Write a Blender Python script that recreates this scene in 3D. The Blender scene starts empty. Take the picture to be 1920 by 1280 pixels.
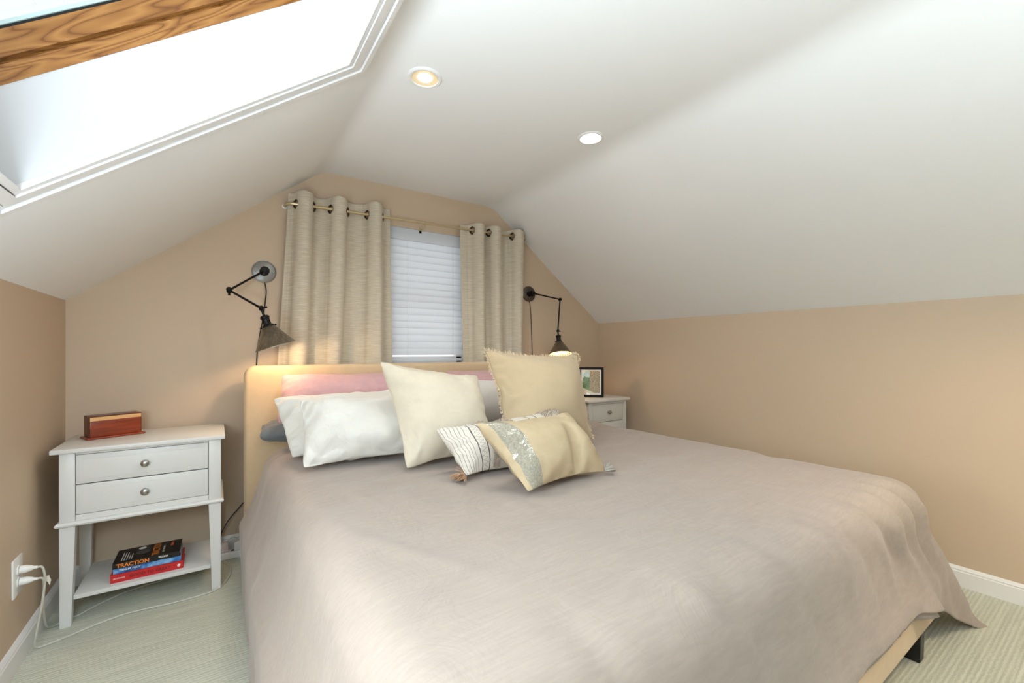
import bpy, bmesh, math, random
import numpy as np
from mathutils import Vector, Matrix

random.seed(7)
SC = bpy.context.scene
COL = SC.collection
PI = math.pi

# ------------------------------------------------------------------ room numbers (metres)
D = 2.753            # back wall
XL, XR = -0.561, 2.797
ZL, ZR = 1.294, 1.304  # knee walls
CL, CR = 0.528, 1.701  # edges of the flat ceiling
ZC = 2.126
YF = -2.2            # wall behind the camera
H = 1.07             # camera height

# ------------------------------------------------------------------ materials
def srgb(r, g, b):
    def f(c):
        c /= 255.0
        return c / 12.92 if c <= 0.04045 else ((c + 0.055) / 1.055) ** 2.4
    return (f(r), f(g), f(b), 1.0)

class NT:
    def __init__(self, name):
        self.m = bpy.data.materials.new(name)
        self.m.use_nodes = True
        self.t = self.m.node_tree
        self.t.nodes.clear()
        self.out = self.n('ShaderNodeOutputMaterial')
        self.b = self.n('ShaderNodeBsdfPrincipled')
        self.l(self.b.outputs[0], self.out.inputs[0])
    def n(self, typ, **kw):
        nd = self.t.nodes.new(typ)
        for k, v in kw.items():
            setattr(nd, k, v)
        return nd
    def l(self, a, b):
        self.t.links.new(a, b)
    def set(self, **kw):
        for k, v in kw.items():
            self.b.inputs[k.replace('_', ' ')].default_value = v
        return self
    def coord(self, kind='Object', scale=(1, 1, 1), rot=(0, 0, 0)):
        tc = self.n('ShaderNodeTexCoord')
        mp = self.n('ShaderNodeMapping')
        mp.inputs['Scale'].default_value = scale
        mp.inputs['Rotation'].default_value = rot
        self.l(tc.outputs[kind], mp.inputs[0])
        return mp.outputs[0]
    def noise(self, vec, scale, detail=4, rough=0.55, dist=0.0):
        nd = self.n('ShaderNodeTexNoise')
        nd.inputs['Scale'].default_value = scale
        nd.inputs['Detail'].default_value = detail
        nd.inputs['Roughness'].default_value = rough
        nd.inputs['Distortion'].default_value = dist
        if vec is not None:
            self.l(vec, nd.inputs['Vector'])
        return nd.outputs['Fac']
    def ramp(self, fac, stops, interp='LINEAR'):
        nd = self.n('ShaderNodeValToRGB')
        nd.color_ramp.interpolation = interp
        e = nd.color_ramp.elements
        e[0].position, e[0].color = stops[0]
        e[1].position, e[1].color = stops[-1]
        for p, c in stops[1:-1]:
            x = e.new(p)
            x.color = c
        self.l(fac, nd.inputs[0])
        return nd.outputs[0]
    def math(self, op, a, b=None, c=None):
        nd = self.n('ShaderNodeMath', operation=op)
        for i, v in enumerate((a, b, c)):
            if v is None:
                continue
            if isinstance(v, (int, float)):
                nd.inputs[i].default_value = v
            else:
                self.l(v, nd.inputs[i])
        return nd.outputs[0]
    def mix(self, fac, a, b):
        nd = self.n('ShaderNodeMix', data_type='RGBA')
        for sock, v in ((nd.inputs[0], fac), (nd.inputs[6], a), (nd.inputs[7], b)):
            if isinstance(v, (tuple, float, int)):
                sock.default_value = v
            else:
                self.l(v, sock)
        return nd.outputs[2]
    def bump(self, h, strength=0.3, dist=0.002, prev=None):
        nd = self.n('ShaderNodeBump')
        nd.inputs['Strength'].default_value = strength
        nd.inputs['Distance'].default_value = dist
        self.l(h, nd.inputs['Height'])
        if prev is not None:
            self.l(prev, nd.inputs['Normal'])
        self.l(nd.outputs[0], self.b.inputs['Normal'])
        return nd.outputs[0]

def paint(name, rgb, rough=0.6, bump=0.05, scale=180):
    t = NT(name)
    t.set(Base_Color=srgb(*rgb), Roughness=rough)
    v = t.coord()
    t.bump(t.noise(v, scale, 3), bump, 0.001)
    return t.m

def simple(name, rgb, rough=0.5, metal=0.0, spec=None):
    t = NT(name)
    t.set(Roughness=rough, Metallic=metal)
    v = t.coord()
    n = t.noise(v, 40, 3)
    c = srgb(*rgb)
    d = tuple(x * 0.93 for x in c[:3]) + (1,)
    t.l(t.mix(n, d, c), t.b.inputs['Base Color'])
    if spec is not None:
        t.b.inputs['Specular IOR Level'].default_value = spec
    return t.m

def emit(name, rgb, strength):
    t = NT(name)
    t.set(Base_Color=srgb(*rgb), Emission_Color=srgb(*rgb), Emission_Strength=strength)
    return t.m

def fabric(name, rgb, var=0.08, weave=900, wr=0.5, wr_scale=7, rough=0.9, sheen=0.2, streak=None):
    t = NT(name)
    t.set(Roughness=rough)
    t.b.inputs['Sheen Weight'].default_value = sheen
    t.b.inputs['Specular IOR Level'].default_value = 0.15
    v = t.coord()
    c = srgb(*rgb)
    lo = tuple(x * (1 - var) for x in c[:3]) + (1,)
    hi = tuple(min(1, x * (1 + var)) for x in c[:3]) + (1,)
    if streak:
        vs = t.coord(scale=streak)
        n = t.noise(vs, 1.0, 6, 0.65)
    else:
        n = t.noise(v, 25, 6, 0.65)
    t.l(t.ramp(n, [(0.3, lo), (0.7, hi)]), t.b.inputs['Base Color'])
    w = t.noise(v, wr_scale, 5, 0.55, 0.8)
    b1 = t.bump(w, wr, 0.012)
    f = t.noise(v, weave, 1)
    t.bump(f, 0.25, 0.0006, b1)
    return t.m

M = {}
M['wall'] = paint('wall_paint_tan', (198, 177, 152), 0.55, 0.06, 220)
M['ceil'] = paint('ceiling_paint_white', (240, 241, 241), 0.6, 0.04, 160)
M['trim'] = paint('trim_paint_white', (232, 231, 230), 0.35, 0.02, 60)
M['shaft'] = paint('skylight_shaft_white', (216, 218, 220), 0.5, 0.03, 60)
M['white'] = paint('furniture_white', (222, 222, 219), 0.38, 0.03, 60)
M['rear_white'] = paint('furniture_soft_white', (214, 213, 208), 0.4, 0.03, 60)
M['gap'] = simple('dark_gap', (60, 58, 54), 0.8)
M['nickel'] = simple('brushed_nickel', (176, 174, 170), 0.28, 1.0)
M['black'] = simple('black_metal', (22, 19, 17), 0.42, 0.6)
M['black_frame'] = simple('black_lacquer', (16, 13, 11), 0.6, spec=0.2)
M['silver_plate'] = simple('aged_zinc', (150, 150, 147), 0.42, 0.85)
M['dark_plate'] = simple('aged_dark_zinc', (98, 90, 82), 0.42, 0.85)
M['black_plastic'] = simple('black_cable', (24, 20, 18), 0.5)
M['white_plastic'] = simple('white_plastic', (236, 235, 231), 0.35)
M['pink_plastic'] = simple('pale_pink_plastic', (214, 196, 190), 0.45)
M['cord_white'] = simple('white_cable', (206, 205, 194), 0.5)
M['paper'] = simple('paper', (238, 233, 222), 0.8)
M['leg_black'] = simple('black_wood_leg', (20, 17, 16), 0.4)
M['rod'] = simple('champagne_rod', (206, 188, 150), 0.3, 0.75)
M['bronze'] = simple('bronze_grommet', (84, 68, 48), 0.35, 0.9)
t = NT('blind_white')
t.set(Base_Color=srgb(242, 243, 245), Roughness=0.4)
tl = t.n('ShaderNodeBsdfTranslucent'); tl.inputs[0].default_value = srgb(244, 247, 250)
mx = t.n('ShaderNodeMixShader'); mx.inputs[0].default_value = 0.6
t.l(t.b.outputs[0], mx.inputs[1]); t.l(tl.outputs[0], mx.inputs[2]); t.l(mx.outputs[0], t.out.inputs[0])
M['blind'] = t.m
M['sky_gasket'] = simple('black_rubber', (16, 18, 17), 0.6)
M['seal'] = simple('glass_edge_seal', (205, 228, 226), 0.3)

# gun-metal lamp shade, brushed
t = NT('brushed_gunmetal')
t.set(Metallic=1.0, Roughness=0.45)
v = t.coord(scale=(30, 30, 2))
t.l(t.ramp(t.noise(v, 3, 4), [(0.3, srgb(132, 122, 108)), (0.7, srgb(170, 160, 144))]), t.b.inputs['Base Color'])
M['shade'] = t.m
M['shade_in'] = simple('shade_lining_cream', (226, 200, 156), 0.6)

# carpet: cut-and-loop ribs running across the room
t = NT('ribbed_carpet')
t.set(Roughness=0.95)
t.b.inputs['Specular IOR Level'].default_value = 0.05
v = t.coord()
vs = t.coord(scale=(1.6, 48, 1))
rib = t.n('ShaderNodeTexWave', wave_type='BANDS', bands_direction='Y')
rib.inputs['Scale'].default_value = 24.0
rib.inputs['Distortion'].default_value = 3.0
rib.inputs['Detail'].default_value = 2
rib.inputs['Detail Scale'].default_value = 3.0
t.l(v, rib.inputs['Vector'])
st = t.noise(vs, 1.6, 5, 0.7)
pile = t.noise(v, 420, 3, 0.7)
mixf = t.math('ADD', t.math('MULTIPLY', rib.outputs['Fac'], 0.16), t.math('ADD', t.math('MULTIPLY', st, 0.55), t.math('MULTIPLY', pile, 0.30)))
t.l(t.ramp(mixf, [(0.28, srgb(176, 178, 164)), (0.5, srgb(204, 206, 190)), (0.75, srgb(230, 230, 216))]), t.b.inputs['Base Color'])
b1 = t.bump(t.math('ADD', t.math('MULTIPLY', rib.outputs['Fac'], 0.5), pile), 0.6, 0.004)
M['carpet'] = t.m

# pine of the skylight
t = NT('varnished_pine')
t.set(Roughness=0.3)
v = t.coord(scale=(1.0, 1.0, 1.0))
vr_ = t.coord(rot=(0, 0.652, 0))
def scaled(sc):
    mp = t.n('ShaderNodeMapping'); mp.inputs['Scale'].default_value = sc
    t.l(vr_, mp.inputs[0])
    return mp.outputs[0]
vs = scaled((4.0, 60.0, 60.0))
n0 = t.noise(scaled((1.5, 13, 13)), 1.4, 2, 0.4, 0.3)
ring = t.math('FRACT', t.math('MULTIPLY', n0, 15.0))
tri = t.math('ABSOLUTE', t.math('SUBTRACT', ring, 0.5))
fine = t.noise(vs, 3, 5, 0.6)
col = t.ramp(t.math('ADD', t.math('MULTIPLY', tri, 1.5), t.math('MULTIPLY', fine, 0.25)),
             [(0.05, srgb(100, 58, 22)), (0.28, srgb(150, 98, 46)), (0.8, srgb(176, 124, 66))])
t.l(col, t.b.inputs['Base Color'])
M['pine'] = t.m

# mahogany and maple of the little box
def wood(name, a, b, sc=(3, 40, 40), rough=0.25):
    t = NT(name)
    t.set(Roughness=rough)
    n = t.noise(t.coord(scale=sc), 2, 5, 0.6, 0.4)
    t.l(t.ramp(n, [(0.3, srgb(*a)), (0.7, srgb(*b))]), t.b.inputs['Base Color'])
    return t.m
M['mahogany'] = wood('mahogany', (112, 42, 20), (150, 62, 30))
M['dark_mahogany'] = wood('dark_mahogany', (70, 26, 14), (104, 42, 22))
M['maple'] = wood('maple', (212, 160, 104), (232, 184, 128))

M['duvet'] = fabric('taupe_linen', (162, 149, 139), 0.07, 700, 0.55, 5.5, streak=(14, 160, 60))
M['bed_fabric'] = fabric('beige_upholstery', (208, 184, 150), 0.04, 1200, 0.0, 4)
M['mattress'] = fabric('mattress_white', (226, 222, 214), 0.03, 900, 0.1, 4)
M['pink'] = fabric('mauve_linen', (204, 164, 166), 0.06, 900, 0.6, 9)
M['white_cloth'] = fabric('white_cotton', (224, 223, 217), 0.02, 1100, 0.9, 9)
M['cool_white_cloth'] = fabric('cool_white_cotton', (226, 225, 222), 0.02, 1100, 0.5, 9)
M['cream'] = fabric('cream_linen', (216, 207, 188), 0.03, 900, 0.75, 7)
M['tan'] = fabric('tan_linen', (196, 178, 147), 0.03, 900, 0.6, 6)
M['slate'] = fabric('slate_cotton', (112, 118, 122), 0.08, 900, 0.6, 11)
M['fringe'] = fabric('fringe_yarn', (226, 210, 180), 0.15, 600, 0.3, 60)
M['tuft'] = fabric('tufted_yarn', (196, 180, 164), 0.25, 300, 0.8, 80)
M['tassel'] = fabric('copper_tassel_yarn', (190, 150, 116), 0.2, 500, 0.3, 60)
M['grey_tassel'] = fabric('grey_tassel_yarn', (176, 172, 162), 0.2, 500, 0.3, 60)
M['rail_fabric'] = M['bed_fabric']

# curtain: slubbed silk look, horizontal slubs
t = NT('slubbed_curtain')
t.set(Roughness=0.62)
t.b.inputs['Sheen Weight'].default_value = 0.15
v = t.coord('UV', scale=(9, 330, 1))
n = t.noise(v, 1.0, 4, 0.6)
v2 = t.coord('UV', scale=(26, 800, 1))
n2 = t.noise(v2, 1.0, 3, 0.6)
f = t.math('ADD', t.math('MULTIPLY', n, 0.7), t.math('MULTIPLY', n2, 0.3))
t.l(t.ramp(f, [(0.3, srgb(174, 163, 142)), (0.52, srgb(196, 186, 166)), (0.7, srgb(222, 213, 194))]), t.b.inputs['Base Color'])
t.bump(f, 0.4, 0.0015)
M['curtain'] = t.m

# glass (thin, transparent with a little reflection and dried dirt)
t = NT('thin_glass')
tr = t.n('ShaderNodeBsdfTransparent')
tr.inputs[0].default_value = (0.93, 0.96, 0.95, 1)
gl = t.n('ShaderNodeBsdfGlossy')
gl.inputs['Roughness'].default_value = 0.02
mx = t.n('ShaderNodeMixShader')
mx.inputs[0].default_value = 0.05
t.l(tr.outputs[0], mx.inputs[1])
t.l(gl.outputs[0], mx.inputs[2])
df = t.n('ShaderNodeBsdfDiffuse')
df.inputs[0].default_value = srgb(190, 186, 172)
dirt = t.noise(t.coord(scale=(9, 3, 9)), 2.0, 6, 0.7)
dm = t.ramp(dirt, [(0.55, (0, 0, 0, 1)), (0.8, (0.25, 0.25, 0.25, 1))])
mx2 = t.n('ShaderNodeMixShader')
t.l(dm, mx2.inputs[0])
t.l(mx.outputs[0], mx2.inputs[1])
t.l(df.outputs[0], mx2.inputs[2])
t.l(mx2.outputs[0], t.out.inputs[0])
M['glass'] = t.m

# clear glazing without the dirt, for the picture and window behind the blind
t = NT('clear_glass')
tr = t.n('ShaderNodeBsdfTransparent')
gl = t.n('ShaderNodeBsdfGlossy')
gl.inputs['Roughness'].default_value = 0.02
mx = t.n('ShaderNodeMixShader')
mx.inputs[0].default_value = 0.015
t.l(tr.outputs[0], mx.inputs[1])
t.l(gl.outputs[0], mx.inputs[2])
t.l(mx.outputs[0], t.out.inputs[0])
M['clear'] = t.m

M['downlight_lens'] = emit('downlight_glow', (255, 226, 178), 9.0)
M['downlight_lens_white'] = emit('downlight_glow_white', (255, 243, 226), 14.0)
M['bulb'] = emit('bulb_glow', (255, 196, 120), 5.0)
M['downlight_cup'] = simple('downlight_reflector', (250, 232, 196), 0.35)

# ------------------------------------------------------------------ mesh helpers
def finish(name, bm, mat, parent=None, smooth=False, angle=None):
    me = bpy.data.meshes.new(name)
    bmesh.ops.recalc_face_normals(bm, faces=bm.faces[:])
    bm.to_mesh(me)
    bm.free()
    mats = mat if isinstance(mat, (list, tuple)) else [mat]
    for m in mats:
        me.materials.append(m)
    if smooth:
        me.polygons.foreach_set('use_smooth', [True] * len(me.polygons))
        if angle:
            me.set_sharp_from_angle(angle=math.radians(angle))
    o = bpy.data.objects.new(name, me)
    COL.objects.link(o)
    if parent is not None:
        o.parent = parent
    return o

def structure(o):
    o['kind'] = 'structure'
    return o

def thing(name, label, cat, loc=(0, 0, 0), rotz=0.0, group=None):
    o = bpy.data.objects.new(name, None)
    o.empty_display_size = 0.05
    COL.objects.link(o)
    o.location = loc
    o.rotation_euler = (0, 0, rotz)
    return tag(o, label, cat, group)

def tag(o, label, cat, group=None):
    o['label'] = label
    o['category'] = cat
    if group:
        o['group'] = group
    return o

def box(bm, x0, x1, y0, y1, z0, z1, bev=0.0, seg=2, mi=0):
    r = bmesh.ops.create_cube(bm, size=1.0)
    vs = r['verts']
    bmesh.ops.scale(bm, vec=(x1 - x0, y1 - y0, z1 - z0), verts=vs)
    bmesh.ops.translate(bm, vec=((x0 + x1) / 2, (y0 + y1) / 2, (z0 + z1) / 2), verts=vs)
    fs = set(f for v in vs for f in v.link_faces)
    if bev > 0:
        es = list(set(e for f in fs for e in f.edges))
        rb = bmesh.ops.bevel(bm, geom=es, offset=bev, segments=seg, affect='EDGES', profile=0.5)
        fs = set(rb['faces']) | set(f for f in fs if f.is_valid)
    for f in fs:
        if f.is_valid:
            f.material_index = mi
    return [f for f in fs if f.is_valid]

def nb():
    return bmesh.new()

def boxobj(name, dims, mat, parent=None, bev=0.0, seg=2, smooth=False):
    bm = nb()
    box(bm, *dims, bev=bev, seg=seg)
    return finish(name, bm, mat, parent, smooth=bev > 0, angle=40)

def frustum(bm, c0, s0, c1, s1, bev=0.0):
    """tapered four-sided leg: bottom centre/size, top centre/size"""
    vs = []
    for (c, s) in ((c0, s0), (c1, s1)):
        for sx, sy in ((-1, -1), (1, -1), (1, 1), (-1, 1)):
            vs.append(bm.verts.new((c[0] + sx * s[0] / 2, c[1] + sy * s[1] / 2, c[2])))
    fs = [bm.faces.new((vs[3], vs[2], vs[1], vs[0])), bm.faces.new(vs[4:8])]
    for i in range(4):
        j = (i + 1) % 4
        fs.append(bm.faces.new((vs[i], vs[j], vs[4 + j], vs[4 + i])))
    if bev:
        bmesh.ops.bevel(bm, geom=list(set(e for f in fs for e in f.edges)), offset=bev, segments=2, affect='EDGES')

def frame_axes(d):
    d = Vector(d).normalized()
    a = Vector((0, 0, 1)) if abs(d.z) < 0.9 else Vector((1, 0, 0))
    x = a.cross(d).normalized()
    y = d.cross(x).normalized()
    return x, y, d

def tube(bm, pts, r, n=10, cap=True):
    pts = [Vector(p) for p in pts]
    rings = []
    xprev = None
    for i, p in enumerate(pts):
        if i == 0:
            d = pts[1] - pts[0]
        elif i == len(pts) - 1:
            d = pts[-1] - pts[-2]
        else:
            d = (pts[i + 1] - p).normalized() + (p - pts[i - 1]).normalized()
        if d.length < 1e-9:
            d = Vector((0, 0, 1))
        x, y, d = frame_axes(d)
        if xprev is not None:
            x = (xprev - d * xprev.dot(d))
            x = x.normalized() if x.length > 1e-6 else frame_axes(d)[0]
            y = d.cross(x)
        xprev = x
        rr = r[i] if isinstance(r, (list, tuple)) else r
        rings.append([bm.verts.new(p + x * math.cos(2 * PI * k / n) * rr + y * math.sin(2 * PI * k / n) * rr) for k in range(n)])
    for a, b in zip(rings[:-1], rings[1:]):
        for k in range(n):
            bm.faces.new((a[k], a[(k + 1) % n], b[(k + 1) % n], b[k]))
    if cap:
        bm.faces.new(rings[0][::-1])
        bm.faces.new(rings[-1])

def lathe(bm, prof, origin=(0, 0, 0), axis=(0, 0, 1), n=32, mi=0, closed=False):
    """prof: list of (radius, height along the axis)"""
    o = Vector(origin)
    x, y, d = frame_axes(axis)
    rings = []
    for (r, h) in prof:
        if r < 1e-6:
            rings.append([bm.verts.new(o + d * h)])
        else:
            rings.append([bm.verts.new(o + d * h + x * math.cos(2 * PI * k / n) * r + y * math.sin(2 * PI * k / n) * r) for k in range(n)])
    pairs = list(zip(rings[:-1], rings[1:]))
    if closed:
        pairs.append((rings[-1], rings[0]))
    for a, b in pairs:
        for k in range(n):
            k2 = (k + 1) % n
            if len(a) == 1 and len(b) == 1:
                continue
            if len(a) == 1:
                f = bm.faces.new((a[0], b[k2], b[k]))
            elif len(b) == 1:
                f = bm.faces.new((a[k], a[k2], b[0]))
            else:
                f = bm.faces.new((a[k], a[k2], b[k2], b[k]))
            f.material_index = mi

def catmull(pts, sub=6):
    pts = [Vector(p) for p in pts]
    out = []
    P = [pts[0]] + pts + [pts[-1]]
    for i in range(1, len(P) - 2):
        p0, p1, p2, p3 = P[i - 1], P[i], P[i + 1], P[i + 2]
        for s in range(sub):
            u = s / sub
            out.append(0.5 * ((2 * p1) + (p2 - p0) * u + (2 * p0 - 5 * p1 + 4 * p2 - p3) * u * u + (3 * p1 - p0 - 3 * p2 + p3) * u ** 3))
    out.append(pts[-1])
    return out

def text_obj(name, s, mat, parent, width, height, mtx, extrude=0.0003, bold=0.0):
    cu = bpy.data.curves.new(name, 'FONT')
    cu.body = s
    cu.size = 1.0
    cu.offset = bold
    cu.resolution_u = 3
    tmp = bpy.data.objects.new(name, cu)
    COL.objects.link(tmp)
    bpy.context.view_layer.update()
    dg = bpy.context.evaluated_depsgraph_get()
    me = bpy.data.meshes.new_from_object(tmp.evaluated_get(dg))
    bpy.data.objects.remove(tmp)
    bpy.data.curves.remove(cu)
    co = np.array([v.co[:] for v in me.vertices])
    mn, mxx = co.min(0), co.max(0)
    sx = width / max(1e-6, mxx[0] - mn[0])
    sy = height / max(1e-6, mxx[1] - mn[1])
    me.transform(mtx @ Matrix.Diagonal((sx, sy, 1, 1)) @ Matrix.Translation((-(mn[0] + mxx[0]) / 2, -(mn[1] + mxx[1]) / 2, 0)))
    me.name = name
    me.materials.clear()
    me.materials.append(mat)
    o = bpy.data.objects.new(name, me)
    COL.objects.link(o)
    o.parent = parent
    return o

# ------------------------------------------------------------------ the room shell
# floor
bm = nb()
box(bm, XL - 0.1, XR + 0.1, YF - 0.1, D + 0.1, -0.06, 0.0)
structure(finish('floor', bm, M['carpet']))

# ceiling profile in the x-z plane (slope, rounded edge, flat, rounded edge, slope)
def arc_corner(p0, p1, p2, r, n=8):
    a = (Vector(p0) - Vector(p1)).normalized()
    b = (Vector(p2) - Vector(p1)).normalized()
    pts = []
    q0 = Vector(p1) + a * r
    q2 = Vector(p1) + b * r
    for i in range(n + 1):
        u = i / n
        pts.append(tuple((1 - u) ** 2 * q0 + 2 * u * (1 - u) * Vector(p1) + u * u * q2))
    return pts
aS = Vector((CL - XL, 0, ZC - ZL)).normalized()       # up the left slope
nS = Vector((-aS.z, 0, aS.x))                          # out of the room
S0, S1, Y0, Y1 = 0.2357, 1.139, 0.58, 1.434            # skylight opening
def slope(s, y, d=0.0):
    return Vector((XL, 0, ZL)) + aS * s + nS * d + Vector((0, y, 0))
left_arc = arc_corner((XL, ZL), (CL, ZC), (CR, ZC), 0.05)
right_arc = arc_corner((CL, ZC), (CR, ZC), (XR, ZR), 0.075)
prof = [(XL, ZL)] + [(slope(s, 0).x, slope(s, 0).z) for s in (S0, S1)] + left_arc + right_arc + [(XR, ZR)]
ys = [YF, Y0, Y1, D]
bm = nb()
grid = [[bm.verts.new((x, y, z)) for y in ys] for (x, z) in prof]
for i in range(len(prof) - 1):
    for j in range(3):
        if i == 1 and j == 1:
            continue
        bm.faces.new((grid[i][j], grid[i + 1][j], grid[i + 1][j + 1], grid[i][j + 1]))
ce = finish('ceiling', bm, M['ceil'], smooth=True, angle=25)
structure(ce)

# window opening in the back wall
WX0, WX1, WZ0, WZ1 = 0.925, 1.487, 0.975, 1.872
def ztop(x):
    for (a, b) in zip(prof[:-1], prof[1:]):
        if a[0] <= x <= b[0]:
            return a[1] + (b[1] - a[1]) * (x - a[0]) / max(1e-9, b[0] - a[0])
    return ZR
def wall_y(name, y, win):
    x0, x1, z0, z1 = win
    bm = nb()
    def poly(pts):
        bm.faces.new([bm.verts.new((p[0], y, p[1])) for p in pts])
    def span(a, b):
        return [(a, ztop(a))] + [p for p in prof if a + 1e-6 < p[0] < b - 1e-6] + [(b, ztop(b))]
    poly([(XL, 0)] + span(XL, x0) + [(x0, 0)])
    poly([(x1, 0)] + span(x1, XR) + [(XR, 0)])
    poly([(x0, z1)] + span(x0, x1) + [(x1, z1)])
    poly([(x0, 0), (x0, z0), (x1, z0), (x1, 0)])
    return structure(finish(name, bm, M['wall']))
wall_y('wall_back', D, (WX0, WX1, WZ0, WZ1))
FX0, FX1, FZ0, FZ1 = 0.55, 1.75, 0.8, 1.85
wall_y('wall_front', YF, (FX0, FX1, FZ0, FZ1))
for nm, x, z in (('wall_left', XL, ZL), ('wall_right', XR, ZR)):
    bm = nb()
    bm.faces.new([bm.verts.new(p) for p in ((x, YF, 0), (x, D, 0), (x, D, z), (x, YF, z))])
    structure(finish(nm, bm, M['wall']))

# baseboards with a small stepped cap
def baseboard(name, p0, p1, nrm):
    pr = [(0, 0), (0.013, 0), (0.013, 0.066), (0.010, 0.070), (0.0115, 0.075), (0.007, 0.083), (0.004, 0.088), (0, 0.088)]
    bm = nb()
    rows = []
    for p in (p0, p1):
        rows.append([bm.verts.new((p[0] + nrm[0] * a, p[1] + nrm[1] * a, h)) for a, h in pr])
    for k in range(len(pr) - 1):
        bm.faces.new((rows[0][k], rows[1][k], rows[1][k + 1], rows[0][k + 1]))
    bm.faces.new(rows[0])
    bm.faces.new(rows[1][::-1])
    structure(finish(name, bm, M['trim']))
baseboard('baseboard_left', (XL, YF), (XL, D), (1, 0))
baseboard('baseboard_right', (XR, YF), (XR, D), (-1, 0))
baseboard('baseboard_back', (XL + 0.013, D), (XR - 0.013, D), (0, -1))

# ------------------------------------------------------------------ skylight
def ring(bm, s0, s1, y0, y1, d0, d1, w, mi=0):
    """rectangular frame, outer edge s0..s1 / y0..y1, inner edge inset by w, depth d0..d1 along the slope normal"""
    def loop(k, d):
        return [bm.verts.new(slope(a, b, d)) for a, b in ((s0 + k, y0 + k), (s1 - k, y0 + k), (s1 - k, y1 - k), (s0 + k, y1 - k))]
    A, B, C_, E_ = loop(0, d0), loop(w, d0), loop(w, d1), loop(0, d1)
    for P, Q in ((A, B), (B, C_), (C_, E_), (E_, A)):
        for i in range(4):
            j = (i + 1) % 4
            f = bm.faces.new((P[i], P[j], Q[j], Q[i]))
            f.material_index = mi
# white painted shaft
bm = nb()
lo = [bm.verts.new(slope(a, b, -0.002)) for a, b in ((S0, Y0), (S1, Y0), (S1, Y1), (S0, Y1))]
hi = [bm.verts.new(slope(a, b, 0.187)) for a, b in ((S0, Y0), (S1, Y0), (S1, Y1), (S0, Y1))]
for i in range(4):
    j = (i + 1) % 4
    bm.faces.new((lo[i], lo[j], hi[j], hi[i]))
sh = structure(finish('trim_1', bm, M['shaft']))
# moulded casing round the opening
bm = nb()
ring(bm, S0 - 0.012, S1 + 0.012, Y0 - 0.012, Y1 + 0.012, 0.0, -0.013, 0.016)
ring(bm, S0 - 0.045, S1 + 0.045, Y0 - 0.045, Y1 + 0.045, 0.0, -0.017, 0.030)
ring(bm, S0 - 0.060, S1 + 0.060, Y0 - 0.060, Y1 + 0.060, 0.0, -0.013, 0.012)
ring(bm, S0 - 0.083, S1 + 0.083, Y0 - 0.083, Y1 + 0.083, 0.0, -0.020, 0.021)
structure(finish('trim_2', bm, M['trim']))
# window unit
wroot = bpy.data.objects.new('window_1', None)
COL.objects.link(wroot)
structure(wroot)
bm = nb(); ring(bm, S0 - 0.04, S1 + 0.04, Y0 - 0.04, Y1 + 0.04, 0.186, 0.222, 0.042)
finish('window_frame', bm, M['pine'], wroot)
bm = nb(); ring(bm, S0 - 0.04, S1 + 0.04, Y0 - 0.04, Y1 + 0.04, 0.234, 0.285, 0.042); ring(bm, S0 - 0.04, S1 + 0.04, Y0 - 0.04, Y1 + 0.04, 0.2222, 0.2338, 0.026)
finish('sash', bm, M['pine'], wroot)
bm = nb(); ring(bm, S0 - 0.03, S1 + 0.03, Y0 - 0.03, Y1 + 0.03, 0.285, 0.292, 0.029)
finish('gasket', bm, M['sky_gasket'], wroot)
bm = nb(); ring(bm, S0 - 0.03, S1 + 0.03, Y0 - 0.03, Y1 + 0.03, 0.293, 0.301, 0.031)
finish('glass_seal', bm, M['seal'], wroot)
bm = nb()
bm.faces.new([bm.verts.new(slope(a, b, 0.3015)) for a, b in ((S0 - 0.03, Y0 - 0.03), (S1 + 0.03, Y0 - 0.03), (S1 + 0.03, Y1 + 0.03), (S0 - 0.03, Y1 + 0.03))])
finish('pane', bm, M['glass'], wroot)

# ------------------------------------------------------------------ window in the back wall (behind the blind)
w2 = bpy.data.objects.new('window_2', None)
COL.objects.link(w2)
structure(w2)
bm = nb()
for x in (WX0, WX1):
    bm.faces.new([bm.verts.new(p) for p in ((x, D, WZ0), (x, D + 0.14, WZ0), (x, D + 0.14, WZ1), (x, D, WZ1))])
for z in (WZ0, WZ1):
    bm.faces.new([bm.verts.new(p) for p in ((WX0, D, z), (WX1, D, z), (WX1, D + 0.14, z), (WX0, D + 0.14, z))])
finish('jamb', bm, M['trim'], w2)
bm = nb()
for dims in ((WX0, WX0 + 0.045, D + 0.09, D + 0.13, WZ0, WZ1), (WX1 - 0.045, WX1, D + 0.09, D + 0.13, WZ0, WZ1),
             (WX0, WX1, D + 0.09, D + 0.13, WZ0, WZ0 + 0.05), (WX0, WX1, D + 0.09, D + 0.13, WZ1 - 0.05, WZ1),
             (WX0, WX1, D + 0.085, D + 0.125, 1.40, 1.44)):
    box(bm, *dims, bev=0.003)
finish('window_frame', bm, M['trim'], w2)
boxobj('pane', (WX0 + 0.04, WX1 - 0.04, D + 0.108, D + 0.112, WZ0 + 0.04, WZ1 - 0.04), M['clear'], w2)

# unseen window added behind the camera to let daylight in
w3 = bpy.data.objects.new('added_window', None)
COL.objects.link(w3)
structure(w3)
bm = nb()
for dims in ((FX0, FX0 + 0.06, YF - 0.06, YF, FZ0, FZ1), (FX1 - 0.06, FX1, YF - 0.06, YF, FZ0, FZ1),
             (FX0, FX1, YF - 0.06, YF, FZ0, FZ0 + 0.06), (FX0, FX1, YF - 0.06, YF, FZ1 - 0.06, FZ1)):
    box(bm, *dims)
finish('window_frame', bm, M['trim'], w3)

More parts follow.
